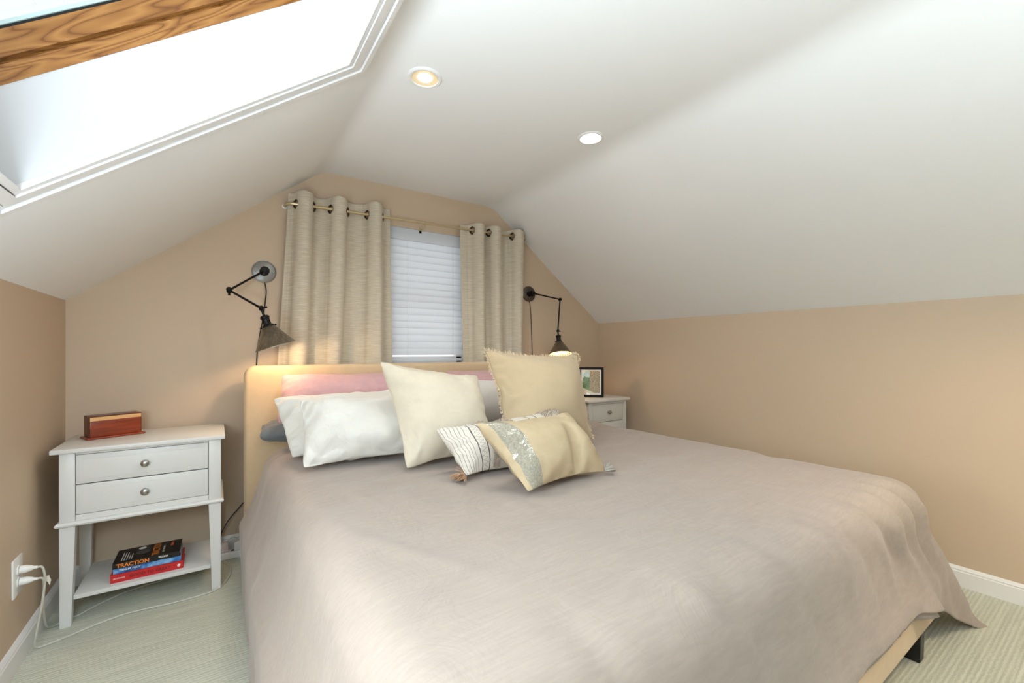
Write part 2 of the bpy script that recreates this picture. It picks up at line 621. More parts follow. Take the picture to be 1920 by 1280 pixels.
# ------------------------------------------------------------------ the faux-wood blind
bl = thing('window_blind', 'closed white slatted blind filling the window between the two curtains', 'blind', (1.206, D + 0.02, WZ0))
def rel(root):
    return Matrix.Translation(-Vector(root.location))
def put(o, root):
    """geometry given in world coordinates -> local to its thing"""
    o.data.transform(rel(root))
    return o
BX0, BX1 = WX0 + 0.010, WX1 - 0.012
put(boxobj('valance', (BX0 - 0.006, BX1 + 0.006, D - 0.004, D + 0.014, 1.792, 1.868), M['blind'], bl, bev=0.003), bl)
put(boxobj('head_rail', (BX0, BX1, D + 0.018, D + 0.06, 1.81, 1.866), M['blind'], bl), bl)
bm = nb()
ns = 17
for k in range(ns):
    zc = 1.775 - k * 0.0446
    open_ = 0.10 + 0.05 * math.sin(k * 0.7)
    if k == ns - 1:
        open_ = 0.32
    tilt = PI / 2 - open_
    # curved slat cross-section
    sec = []
    for q in range(7):
        u = (q / 6 - 0.5) * 0.050
        c = 0.0035 * (1 - (2 * u / 0.050) ** 2)
        sec.append((u, c))
    pts_o = [(u, c + 0.0012) for u, c in sec]
    pts_i = [(u, c - 0.0012) for u, c in sec[::-1]]
    loopp = pts_o + pts_i
    ends = []
    for x in (BX0 + 0.003, BX1 - 0.003):
        lp = []
        for (u, c) in loopp:
            yy = D + 0.034 + u * math.cos(tilt) - c * math.sin(tilt)
            zz = zc + u * math.sin(tilt) + c * math.cos(tilt)
            lp.append(bm.verts.new((x, yy, zz)))
        ends.append(lp)
    nL = len(loopp)
    for q in range(nL):
        r_ = (q + 1) % nL
        bm.faces.new((ends[0][q], ends[0][r_], ends[1][r_], ends[1][q]))
    bm.faces.new(ends[0][::-1]); bm.faces.new(ends[1])
put(finish('slats', bm, M['blind'], bl, smooth=True, angle=50), bl)
put(boxobj('bottom_rail', (BX0 + 0.002, BX1 - 0.002, D + 0.012, D + 0.054, 0.995, 1.012), M['blind'], bl, bev=0.004), bl)
for x in (BX0 + 0.11, BX1 - 0.10):
    bm = nb(); tube(bm, [(x, D + 0.007, 1.80), (x + 0.001, D + 0.007, 1.4), (x, D + 0.007, 1.005)], 0.0006, 6)
    put(finish('ladder_cord', bm, M['cord_white'], bl), bl)

# ------------------------------------------------------------------ curtain rod and curtains
RY = 2.672
def rod_z(x):
    return 1.880 + (x - 0.33) * (1.916 - 1.880) / 1.55
rod = thing('curtain_rod', 'slim champagne curtain rod with bent left end above the window', 'curtain rod', (1.13, RY, 1.9))
bm = nb()
xs = np.linspace(0.35, 1.18, 10)
pts = catmull([(0.322, D - 0.004, rod_z(0.3)), (0.318, D - 0.03, rod_z(0.3)), (0.326, D - 0.06, rod_z(0.3)), (0.345, RY + 0.004, rod_z(0.35))], 5) + [(x, RY, rod_z(x)) for x in xs[1:]]
tube(bm, pts, 0.0085, 12)
put(finish('rod', bm, M['rod'], rod, smooth=True, angle=50), rod)
bm = nb()
tube(bm, [(1.10, RY, rod_z(1.10)), (1.5, RY, rod_z(1.5)), (1.93, RY, rod_z(1.93))] + catmull([(1.945, RY + 0.01, rod_z(1.94)), (1.955, RY + 0.04, rod_z(1.94)), (1.957, D - 0.004, rod_z(1.94))], 5), 0.0068, 12)
put(finish('inner_rod', bm, M['rod'], rod, smooth=True, angle=50), rod)
for x in (0.322, 1.957):
    bm = nb(); lathe(bm, [(0, 0), (0.016, 0), (0.016, 0.006), (0.010, 0.010), (0, 0.010)], (x, D, rod_z(x)), (0, -1, 0), 20)
    put(finish('end_cap', bm, M['white_plastic'], rod, smooth=True, angle=40), rod)
bm = nb()
tube(bm, [(1.13, D, rod_z(1.13) - 0.03), (1.13, RY + 0.002, rod_z(1.13) - 0.028), (1.13, RY - 0.012, rod_z(1.13) - 0.012), (1.13, RY - 0.011, rod_z(1.13) + 0.004)], 0.003, 8)
box(bm, 1.122, 1.138, D - 0.004, D, rod_z(1.13) - 0.05, rod_z(1.13) - 0.01)
put(finish('bracket', bm, M['rod'], rod, smooth=True, angle=40), rod)

def curtain(label, crosses, x_start, x_end, xb_start, xb_end, first_front, seed, top=1.948):
    rnd = random.Random(seed)
    root = thing('curtain', label, 'curtain', ((x_start + x_end) / 2, RY, 0.55), group='slubbed curtains at the window')
    ph_x = [x_start] + crosses + [x_end]
    sgn = 0 if first_front else -1
    ph = [-0.5 * PI] + [k * PI for k in range(len(crosses))] + [(len(crosses) - 1) * PI + 0.6 * PI]
    nu = 190
    vlist = list(np.linspace(0, 0.085, 26)) + list(np.linspace(0.085, 1, 40))[1:]
    nv = len(vlist) - 1
    zb = 0.55
    amps = [rnd.uniform(0.85, 1.15) for _ in range(40)]
    sh1, sh2 = rnd.uniform(0, 6), rnd.uniform(0, 6)
    bm = nb()
    uvl = bm.loops.layers.uv.new('UVMap')
    G = []
    for j in range(nv + 1):
        v = float(vlist[j])            # 0 top, 1 bottom
        row = []
        for i in range(nu + 1):
            p = ph[0] + (ph[-1] - ph[0]) * i / nu
            xt = float(np.interp(p, ph, ph_x))
            f = (xt - x_start) / (x_end - x_start)
            xb = xb_start + (xb_end - xb_start) * f
            down = v ** 1.1
            x = xt + (xb - xt) * down
            x += 0.010 * v * math.sin(p * 0.5 + sh1) + 0.006 * v * math.sin(p * 1.7 + sh2)
            A = 0.047 * amps[int((p + 10) / PI) % 40]
            wave = math.sin(p + 0.35 * v * math.sin(sh1 + p * 0.3))
            # front folds are flattened near the header, softer towards the bottom
            wv = math.copysign(abs(wave) ** 0.6, wave) * (1 - v * 0.3) + v * 0.3 * wave + 0.30 * v * math.sin(2 * p + sh2) * 0.7
            y = RY - A * (1 - 0.25 * v) * wv
            y = min(y, D - 0.012)
            z = top + (rod_z(x) - rod_z(x_start)) + (zb - top) * v
            if j == 0:
                z += 0.006 * math.sin(p * 1.0 + 1.0) + rnd.uniform(-0.001, 0.001)
            row.append(bm.verts.new((x, y, z)))
        G.append(row)
    for j in range(nv):
        for i in range(nu):
            cm = (G[j][i].co + G[j + 1][i + 1].co) / 2
            if any((cm - Vector((xc, RY, rod_z(xc)))).length < 0.021 for xc in crosses):
                continue
            f = bm.faces.new((G[j][i], G[j][i + 1], G[j + 1][i + 1], G[j + 1][i]))
            for lp, (a, b) in zip(f.loops, ((i, j), (i + 1, j), (i + 1, j + 1), (i, j + 1))):
                lp[uvl].uv = (a / nu, 1 - float(vlist[b]))
    cl = put(finish('fabric', bm, M['curtain'], root, smooth=True), root)
    so = cl.modifiers.new('Solid', 'SOLIDIFY'); so.thickness = 0.0025; so.offset = 0
    # grommets where the cloth crosses the rod
    for k, xc in enumerate(crosses):
        dx = 0.01
        slope_sign = 1 if k % 2 == 0 else -1
        nx = Vector((0.84, 0.54 * slope_sign, 0))
        bm = nb()
        prof_g = [(0.0235 + 0.0065 * math.cos(a), 0.0035 * math.sin(a)) for a in np.linspace(0, 2 * PI, 13)[:-1]]
        lathe(bm, prof_g, (xc, RY, rod_z(xc)), nx, 24, closed=True)
        put(finish('grommet', bm, M['bronze'], root, smooth=True), root)
    return root
curtain('wide beige slubbed curtain panel hanging left of the white blind', [0.372, 0.457, 0.554, 0.643, 0.762, 0.849], 0.335, 0.912, 0.262, 0.915, True, 3)
curtain('narrow beige slubbed curtain panel hanging right of the white blind', [1.488, 1.575, 1.622, 1.715, 1.826, 1.92], 1.405, 1.945, 1.425, 1.955, True, 8)

# ------------------------------------------------------------------ recessed ceiling lights
def downlight(x, y, label, lens, power, col):
    root = thing('ceiling_light', label, 'ceiling light', (x, y, ZC), group='recessed lights in the flat ceiling')
    bm = nb()
    lathe(bm, [(0.052, 0.0), (0.066, 0.0), (0.066, -0.003), (0.060, -0.007), (0.052, -0.006), (0.049, -0.002), (0.049, 0.0)], (0, 0, 0), (0, 0, 1), 48)
    finish('trim_ring', bm, M['trim'], root, smooth=True, angle=40)
    bm = nb()
    lathe(bm, [(0.049, -0.0035), (0.044, -0.0020), (0.036, -0.0012), (0.028, -0.0008)], (0, 0, 0), (0, 0, 1), 48)
    finish('reflector', bm, M['downlight_cup'] if lens == 'downlight_lens' else M[lens], root, smooth=True)
    bm = nb()
    lathe(bm, [(0.0285, -0.001), (0.026, -0.004), (0.015, -0.006), (0, -0.0065)], (0, 0, 0), (0, 0, 1), 32)
    finish('bulb', bm, M[lens], root, smooth=True)
    li = bpy.data.lights.new('downlight_lamp', 'SPOT')
    li.energy = power
    li.color = col
    li.spot_size = math.radians(150)
    li.spot_blend = 0.6
    li.shadow_soft_size = 0.05
    lo_ = bpy.data.objects.new('downlight_lamp', li)
    COL.objects.link(lo_)
    lo_.parent = root
    lo_.location = (0, 0, -0.03)
    return root
WARM = (1.0, 0.80, 0.58)
downlight(0.670, 1.585, 'round recessed ceiling light nearer the skylight, warm glow', 'downlight_lens', 15, (1.0, 0.95, 0.88))
downlight(1.542, 1.570, 'round recessed ceiling light beside the right slope, bright white glow', 'downlight_lens_white', 9, (1.0, 0.95, 0.88))
for (x, y) in ():
    li = bpy.data.lights.new('rear_downlight', 'SPOT')
    li.energy = 7; li.color = (1.0, 0.7, 0.4); li.spot_size = math.radians(150); li.spot_blend = 0.6; li.shadow_soft_size = 0.05
    o = bpy.data.objects.new('rear_downlight', li); COL.objects.link(o); o.location = (x, y, ZC - 0.03)

# ------------------------------------------------------------------ swing-arm wall lamps
def sconce(label, plate, plate_mat, elbow, joint, axis, cord, power):
    plate = Vector(plate); elbow = Vector(elbow); joint = Vector(joint); axis = Vector(axis).normalized()
    root = thing('wall_lamp', label, 'wall lamp', (plate.x, D, plate.z), group='swing-arm wall lamps over the headboard')
    R = rel(root)
    def add(name, bm, mat, ang=40, parent=None):
        o = finish(name, bm, mat, parent or root, smooth=True, angle=ang)
        o.data.transform(R)
        return o
    bm = nb()
    lathe(bm, [(0, 0.012), (0.052, 0.012), (0.055, 0.010), (0.0605, 0.008), (0.0605, 0.0)], (plate.x, D, plate.z), (0, -1, 0), 48)
    bp = add('backplate', bm, M[plate_mat])
    for sx in (-1, 1):
        bm = nb(); lathe(bm, [(0, 0.0165), (0.003, 0.016), (0.005, 0.0125)], (plate.x + sx * 0.043, D, plate.z), (0, -1, 0), 14)
        add('screw', bm, M['nickel'], parent=bp)
    hub = Vector((plate.x, D - 0.058, plate.z))
    bm = nb()
    lathe(bm, [(0.024, 0.010), (0.022, 0.018), (0.014, 0.022), (0.012, 0.036), (0.021, 0.044), (0.023, 0.056), (0.017, 0.068), (0, 0.072)], (plate.x, D, plate.z), (0, -1, 0), 28)
    box(bm, hub.x - 0.012, hub.x + 0.012, hub.y - 0.012, hub.y + 0.012, hub.z - 0.024, hub.z + 0.006, bev=0.004)
    add('hub', bm, M['black'])
    bm = nb(); tube(bm, [hub, elbow], 0.0055, 12); add('arm', bm, M['black'])
    bm = nb(); tube(bm, [elbow, joint], 0.0055, 12); add('arm', bm, M['black'])
    d1 = (elbow - hub).normalized(); d2 = (joint - elbow).normalized()
    pn = d1.cross(d2).normalized()
    bm = nb()
    lathe(bm, [(0, -0.013), (0.010, -0.013), (0.0125, -0.008), (0.0125, 0.008), (0.010, 0.013), (0, 0.013)], elbow, pn, 20)
    q = elbow + (d1 - d2).normalized() * 0.0
    tube(bm, [q, q + Vector((0.0, 0.0, -0.026))], [0.004, 0.006], 8)
    add('elbow_joint', bm, M['black'])
    bm = nb()
    lathe(bm, [(0, -0.010), (0.009, -0.010), (0.011, -0.006), (0.011, 0.006), (0.009, 0.010), (0, 0.010)], joint, pn, 20)
    tube(bm, [joint, joint + axis * 0.045], 0.006, 10)
    side = axis.cross(Vector((0, 1, 0))).normalized()
    tube(bm, [joint, joint + side * 0.026], [0.003, 0.005], 8)
    add('shade_joint', bm, M['black'])
    s0 = joint + axis * 0.036
    bm = nb()
    lathe(bm, [(0, 0), (0.014, 0), (0.021, 0.006), (0.021, 0.014), (0.018, 0.017), (0.018, 0.044), (0.023, 0.046), (0.028, 0.052), (0.028, 0.060), (0.022, 0.064), (0, 0.064)], s0, axis, 28)
    for sx in (-1, 1):
        tube(bm, [s0 + axis * 0.056 + side * sx * 0.022, s0 + axis * 0.056 + side * sx * 0.037], [0.0035, 0.0045], 8)
    add('socket', bm, M['black'])
    c0 = s0 + axis * 0.056
    L = 0.098
    bm = nb()
    lathe(bm, [(0.022, 0.0), (0.028, 0.001), (0.0885, L - 0.001), (0.0915, L), (0.0915, L + 0.003), (0.0885, L + 0.003)], c0, axis, 56)
    sh = add('lamp_shade', bm, M['shade'], 60)
    bm = nb()
    lathe(bm, [(0.0885, L + 0.0028), (0.0865, L - 0.001), (0.027, 0.0035), (0.0, 0.0035)], c0, axis, 56)
    add('shade_lining', bm, M['shade_in'], 60, parent=sh)
    bm = nb()
    lathe(bm, [(0, 0.074), (0.012, 0.071), (0.019, 0.06), (0.019, 0.05), (0.012, 0.032), (0.011, 0.01)], c0, axis, 20)
    add('bulb', bm, M['bulb'], 60)
    bm = nb(); tube(bm, catmull(cord, 5), 0.0028, 8); add('cord', bm, M['black_plastic'])
    li = bpy.data.lights.new('lamp_bulb_light', 'POINT')
    li.energy = power; li.color = (1.0, 0.72, 0.44); li.shadow_soft_size = 0.012
    o = bpy.data.objects.new('lamp_bulb_light', li); COL.objects.link(o); o.parent = root
    o.location = Vector(c0 + axis * 0.086) - root.location
    return root
sconce('black swing-arm wall lamp with cone shade left of the window, folded arm', (0.219, D, 1.500), 'silver_plate',
       (0.054, 2.575, 1.367), (0.181, 2.42, 1.271), (0.32, -0.02, -0.95),
       [(0.222, D - 0.006, 1.441), (0.228, D - 0.012, 1.40), (0.226, D - 0.014, 1.36), (0.214, D - 0.012, 1.25), (0.186, D - 0.010, 1.06), (0.183, D - 0.010, 0.8), (0.18, D - 0.012, 0.45),
        (0.137, D - 0.03, 0.288), (0.105, D - 0.03, 0.238), (0.058, D - 0.04, 0.186), (0.021, D - 0.06, 0.122), (0.005, D - 0.08, 0.045)], 3.0)
sconce('black swing-arm wall lamp with cone shade right of the window, near the picture', (2.030, D, 1.510), 'dark_plate',
       (2.262, 2.645, 1.472), (2.236, 2.640, 1.221), (-0.10, -0.26, -0.96),
       [(2.034, D - 0.006, 1.452), (2.040, D - 0.012, 1.40), (2.052, D - 0.010, 1.25), (2.062, D - 0.008, 1.0), (2.064, D - 0.010, 0.7)], 1.5)

# ------------------------------------------------------------------ bed
BEDX0, BEDX1, BEDY0, BEDY1 = 0.150, 2.140, 0.432, 2.56
bed = thing('bed', 'beige upholstered bed with low headboard and black legs', 'bed', (1.145, 1.5, 0.0))
def headboard_mesh():
    x0, x1, y0, y1, z0, z1 = 0.116, 2.195, 2.534, 2.612, 0.11, 0.990
    r = 0.055
    outl = [(x0, z0)]
    outl += [(x0 + r - r * math.cos(a), z1 - r + r * math.sin(a)) for a in np.linspace(0, PI / 2, 9)]
    outl += [(x1 - r + r * math.sin(a), z1 - r + r * math.cos(a)) for a in np.linspace(0, PI / 2, 9)]
    outl += [(x1, z0)]
    bm = nb()
    f = bm.faces.new([bm.verts.new((x, y0, z)) for x, z in outl])
    e = bmesh.ops.extrude_face_region(bm, geom=[f])
    bmesh.ops.translate(bm, vec=(0, y1 - y0, 0), verts=[v for v in e['geom'] if isinstance(v, bmesh.types.BMVert)])
    es = [e_ for e_ in bm.edges if all(abs(v.co.y - y0) < 1e-5 for v in e_.verts) or all(abs(v.co.y - y1) < 1e-5 for v in e_.verts)]
    bmesh.ops.bevel(bm, geom=es, offset=0.020, segments=4, affect='EDGES', profile=0.5)
    return bm
put(finish('headboard', headboard_mesh(), M['bed_fabric'], bed, smooth=True, angle=45), bed)
put(boxobj('foot_rail', (BEDX0, BEDX1, BEDY0, BEDY0 + 0.035, 0.110, 0.270), M['rail_fabric'], bed, bev=0.010, seg=3), bed)
for x0, x1 in ((BEDX0, BEDX0 + 0.035), (BEDX1 - 0.035, BEDX1)):
    put(boxobj('side_rail', (x0, x1, BEDY0 + 0.036, 2.532, 0.110, 0.270), M['rail_fabric'], bed, bev=0.010, seg=3), bed)
put(boxobj('slat_base', (BEDX0 + 0.036, BEDX1 - 0.036, BEDY0 + 0.036, 2.531, 0.235, 0.262), M['bed_fabric'], bed), bed)
for x in (0.21, 2.005):
    for y in (0.466, 2.45):
        bm = nb(); frustum(bm, (x, y, 0.0), (0.046, 0.046), (x, y, 0.115), (0.052, 0.052), 0.003)
        put(finish('leg', bm, M['leg_black'], bed), bed)
mt = boxobj('mattress', (0.206, 2.112, 0.480, 2.524, 0.263, 0.568), M['mattress'], None, bev=0.09, seg=6)
tag(mt, 'thick mattress on the beige bed, covered by the taupe duvet', 'mattress')

# ------------------------------------------------------------------ cloth solver (position based)
def grid_batches(idx, far=False):
    """idx: 2-D array of vertex numbers -> list of (a, b, kind) with no vertex twice in a batch"""
    out = []
    def add(A, B, kind, par):
        for p in range(par[1]):
            m = (par[0] % par[1]) == p
            a, b = A[m], B[m]
            if len(a):
                out.append((a, b, kind))
    n, m = idx.shape
    I, J = np.meshgrid(np.arange(n), np.arange(m), indexing='ij')
    add(idx[:-1, :], idx[1:, :], 0, (I[:-1, :], 2))
    add(idx[:, :-1], idx[:, 1:], 0, (J[:, :-1], 2))
    add(idx[:-1, :-1], idx[1:, 1:], 1, (I[:-1, :-1], 2))
    add(idx[1:, :-1], idx[:-1, 1:], 1, (I[:-1, :-1], 2))
    add(idx[:-2, :], idx[2:, :], 2, (I[:-2, :] // 2, 2))
    add(idx[:, :-2], idx[:, 2:], 2, (J[:, :-2] // 2, 2))
    if far:
        add(idx[:-5, :], idx[5:, :], 2, (I[:-5, :] // 5, 2))
        add(idx[:, :-5], idx[:, 5:], 2, (J[:, :-5] // 5, 2))
    return out

def solve(P, batches, rests, stiff, steps, iters, dt, accel, collide=None, damp=0.985, w=None):
    V = np.zeros_like(P)
    if w is None:
        w = np.ones(len(P))
    for s in range(steps):
        acc = accel(P, s)
        V = (V + acc * dt) * damp
        Q = P + V * dt
        for it in range(iters):
            for (a, b, k), L in zip(batches, rests):
                d = Q[b] - Q[a]
                ln = np.sqrt((d * d).sum(1)) + 1e-9
                g = (ln - L) / ln * stiff[k] * 0.5
                if k == 2:
                    g = np.where(ln < L, g, 0.0)      # bending only resists folding
                d *= g[:, None]
                Q[a] += d
                Q[b] -= d
            if collide is not None and (it % 3 == 2 or it == iters - 1):
                Q = collide(Q, P)
        V = (Q - P) / dt
        P = Q
    return P

# ------------------------------------------------------------------ duvet: a cloth let fall over the bed
def rounded_box(Q, P, c, h, r, thick, mu):
    q = Q - c
    a = np.abs(q) - (h - r)
    o = np.maximum(a, 0)
    lo_ = np.sqrt((o * o).sum(1))
    ins = np.minimum(a.max(1), 0)
    sd = lo_ + ins - r - thick
    hit = sd < 0
    if not hit.any():
        return Q
    n = np.zeros_like(Q)
    out_ = hit & (lo_ > 1e-9)
    n[out_] = np.sign(q[out_]) * o[out_] / lo_[out_][:, None]
    deep = hit & ~(lo_ > 1e-9)
    if deep.any():
        ax = a[deep].argmax(1)
        nn = np.zeros((deep.sum(), 3))
        nn[np.arange(len(ax)), ax] = np.sign(q[deep][np.arange(len(ax)), ax])
        n[deep] = nn
    Q[hit] -= n[hit] * sd[hit][:, None]
    mv = Q[hit] - P[hit]
    tv = mv - n[hit] * (mv * n[hit]).sum(1)[:, None]
    Q[hit] -= tv * mu
    return Q

SP = 0.027
cx0, cx1 = 0.196 - 0.470, 2.150 + 0.36
cy0, cy1 = 0.470 - 0.262, 2.375
nx = int(round((cx1 - cx0) / SP)) + 1
ny = int(round((cy1 - cy0) / SP)) + 1
gx = np.linspace(cx0, cx1, nx)
gy = np.linspace(cy0, cy1, ny)
rs = np.random.RandomState(11)
def smooth_noise(n, m, k, rs):
    a = rs.randn(k + 3, k + 3)
    u = np.linspace(0, k, n); v = np.linspace(0, k, m)
    def w(t):
        t = t - np.floor(t)
        return t * t * (3 - 2 * t)
    iu = np.floor(u).astype(int); iv = np.floor(v).astype(int)
    wu = w(u)[:, None]; wv = w(v)[None, :]
    g = lambda i, j: a[np.ix_(iu + i, iv + j)]
    return (g(0, 0) * (1 - wu) + g(1, 0) * wu) * (1 - wv) + (g(0, 1) * (1 - wu) + g(1, 1) * wu) * wv
X0 = np.zeros((nx, ny, 3))
X0[..., 0] = gx[:, None]
X0[..., 1] = gy[None, :]
X0[..., 2] = 0.60 + 0.004 * smooth_noise(nx, ny, 30, rs) + 0.004 * smooth_noise(nx, ny, 9, rs)
idx = np.arange(nx * ny).reshape(nx, ny)
B = grid_batches(idx, True)
P0 = X0.reshape(-1, 3).copy()
flat = P0.copy(); flat[:, 2] = 0
loose = 1.008 + 0.010 * smooth_noise(nx, ny, 12, rs).reshape(-1)
RST = [np.sqrt(((flat[b] - flat[a]) ** 2).sum(1)) * (0.5 * (loose[a] + loose[b])) for a, b, k in B]
mc = np.array([(0.196 + 2.150) / 2, (0.470 + 2.550) / 2, (0.263 + 0.575) / 2]); mh = np.array([(2.150 - 0.196) / 2, (2.55 - 0.47) / 2, (0.575 - 0.263) / 2])
fc = np.array([1.135, 1.5, 0.19]); fh = np.array([1.035, 1.085, 0.10])
def coll(Q, P):
    Q = rounded_box(Q, P, mc, mh, 0.085, 0.016, 0.5)
    Q = rounded_box(Q, P, fc, fh, 0.03, 0.006, 0.3)
    fl = Q[:, 2] < 0.008
    Q[fl, 2] = 0.008
    return Q
G_ = np.array([0, 0, -9.8])
def corner_lift(P, s):
    # the stiff hem at the right foot corner stands out from the bed
    a = np.tile(G_, (len(P), 1))
    k = np.clip((P[:, 0] - 2.12) / 0.08, 0, 1) * np.clip((1.5 - P[:, 1]) / 1.0, 0, 1)
    a[:, 0] += 5.5 * k
    a[:, 2] += 2.0 * k
    return a
PD = solve(P0, B, RST, (0.9, 0.35, 0.16), 130, 14, 1 / 60, corner_lift, coll, 0.97)
# dragged creases over the foot end and shallow rumples on top
PDg = PD.reshape(nx, ny, 3).copy()
def upsample(a):
    e = np.concatenate([2 * a[:1] - a[1:2], a, 2 * a[-1:] - a[-2:-1]], 0)
    mid = (-e[:-3] + 9 * e[1:-2] + 9 * e[2:-1] - e[3:]) / 16
    out = np.empty((a.shape[0] * 2 - 1,) + a.shape[1:])
    out[0::2] = a; out[1::2] = mid
    return out
PDg = upsample(PDg)
PDg = upsample(PDg.transpose(1, 0, 2)).transpose(1, 0, 2)
nx, ny = PDg.shape[:2]
idx = np.arange(nx * ny).reshape(nx, ny)
tu = np.gradient(PDg, axis=0); tv = np.gradient(PDg, axis=1)
nn_ = np.cross(tu, tv); nn_ /= np.linalg.norm(nn_, axis=2)[..., None] + 1e-9
foot = np.clip((0.64 - PDg[..., 1]) / 0.14, 0, 1) * np.clip((PDg[..., 2] - 0.15) / 0.1, 0.15, 1) * np.clip(np.arange(ny) / 16.0, 0.2, 1)[None, :]
XX = PDg[..., 0] + 0.55 * (PDg[..., 2] - 0.5)
cre = np.zeros((nx, ny))
for (c_, wd, am) in ((2.03, 0.022, 0.022), (1.965, 0.020, -0.020), (1.90, 0.022, 0.024), (1.80, 0.026, 0.020), (1.72, 0.022, -0.015), (1.62, 0.030, 0.014), (1.50, 0.022, -0.008), (1.36, 0.035, 0.009), (1.15, 0.035, -0.007), (0.85, 0.03, 0.007), (0.55, 0.03, -0.006)):
    cre += foot * am * np.exp(-((XX - c_ + 0.012 * np.sin(PDg[..., 2] * 22 + c_ * 9)) / wd) ** 2)
top_ = np.clip((PDg[..., 2] - 0.55) / 0.03, 0, 1)
rump = 0.0035 * smooth_noise(nx, ny, 14, rs) + 0.002 * smooth_noise(nx, ny, 30, rs)
# a few long pulls running from the pillows towards the camera
for (xa, ya, xb, yb, am) in ((0.62, 1.66, 0.80, 0.95, 0.005), (0.74, 1.55, 0.98, 1.0, -0.005), (0.85, 1.05, 1.35, 0.95, 0.006), (0.80, 1.0, 1.2, 0.80, -0.005), (0.34, 1.8, 0.42, 1.2, 0.004), (1.5, 1.0, 1.75, 0.70, 0.006), (1.58, 0.9, 1.85, 0.62, -0.006), (0.22, 2.3, 0.20, 1.3, 0.006), (0.25, 1.3, 0.5, 0.7, 0.005)):
    d_ = np.array([xb - xa, yb - ya]); L_ = np.linalg.norm(d_); d_ /= L_
    px_, py_ = PDg[..., 0] - xa, PDg[..., 1] - ya
    s_ = px_ * d_[0] + py_ * d_[1]
    q_ = -px_ * d_[1] + py_ * d_[0] + 0.02 * np.sin(s_ * 9)
    cre += top_ * am * np.exp(-(q_ / 0.028) ** 2) * np.clip(s_ / 0.12, 0, 1) * np.clip((L_ - s_) / 0.15, 0, 1)
PDg = PDg + nn_ * (cre + rump)[..., None]
PD = PDg.reshape(-1, 3)
bm = nb()
vv = [bm.verts.new(p) for p in PD]
uvl = bm.loops.layers.uv.new('UVMap')
for i in range(nx - 1):
    for j in range(ny - 1):
        bm.faces.new((vv[idx[i, j]], vv[idx[i + 1, j]], vv[idx[i + 1, j + 1]], vv[idx[i, j + 1]]))
dv = finish('duvet', bm, M['duvet'], None, smooth=True)
tag(dv, 'taupe linen duvet spread over the bed with its corner trailing at the foot', 'duvet')
m_ = dv.modifiers.new('Solid', 'SOLIDIFY'); m_.thickness = 0.010; m_.offset = -1
m_ = dv.modifiers.new('Sub', 'SUBSURF'); m_.levels = 1; m_.render_levels = 1
# the under layer of the cover shows below the foot hem
bm = nb()
rows = []
for j in (12, 8, 4, 0):
    rows.append([PDg[i, j] + np.array([0, 0.014, -0.026]) for i in range(6, nx - 40)])
vr = [[bm.verts.new(p) for p in r] for r in rows]
for a, b in zip(vr[:-1], vr[1:]):
    for i in range(len(a) - 1):
        bm.faces.new((a[i], a[i + 1], b[i + 1], b[i]))
ul = finish('under_layer', bm, M['duvet'], dv, smooth=True)
m_ = ul.modifiers.new('Solid', 'SOLIDIFY'); m_.thickness = 0.004

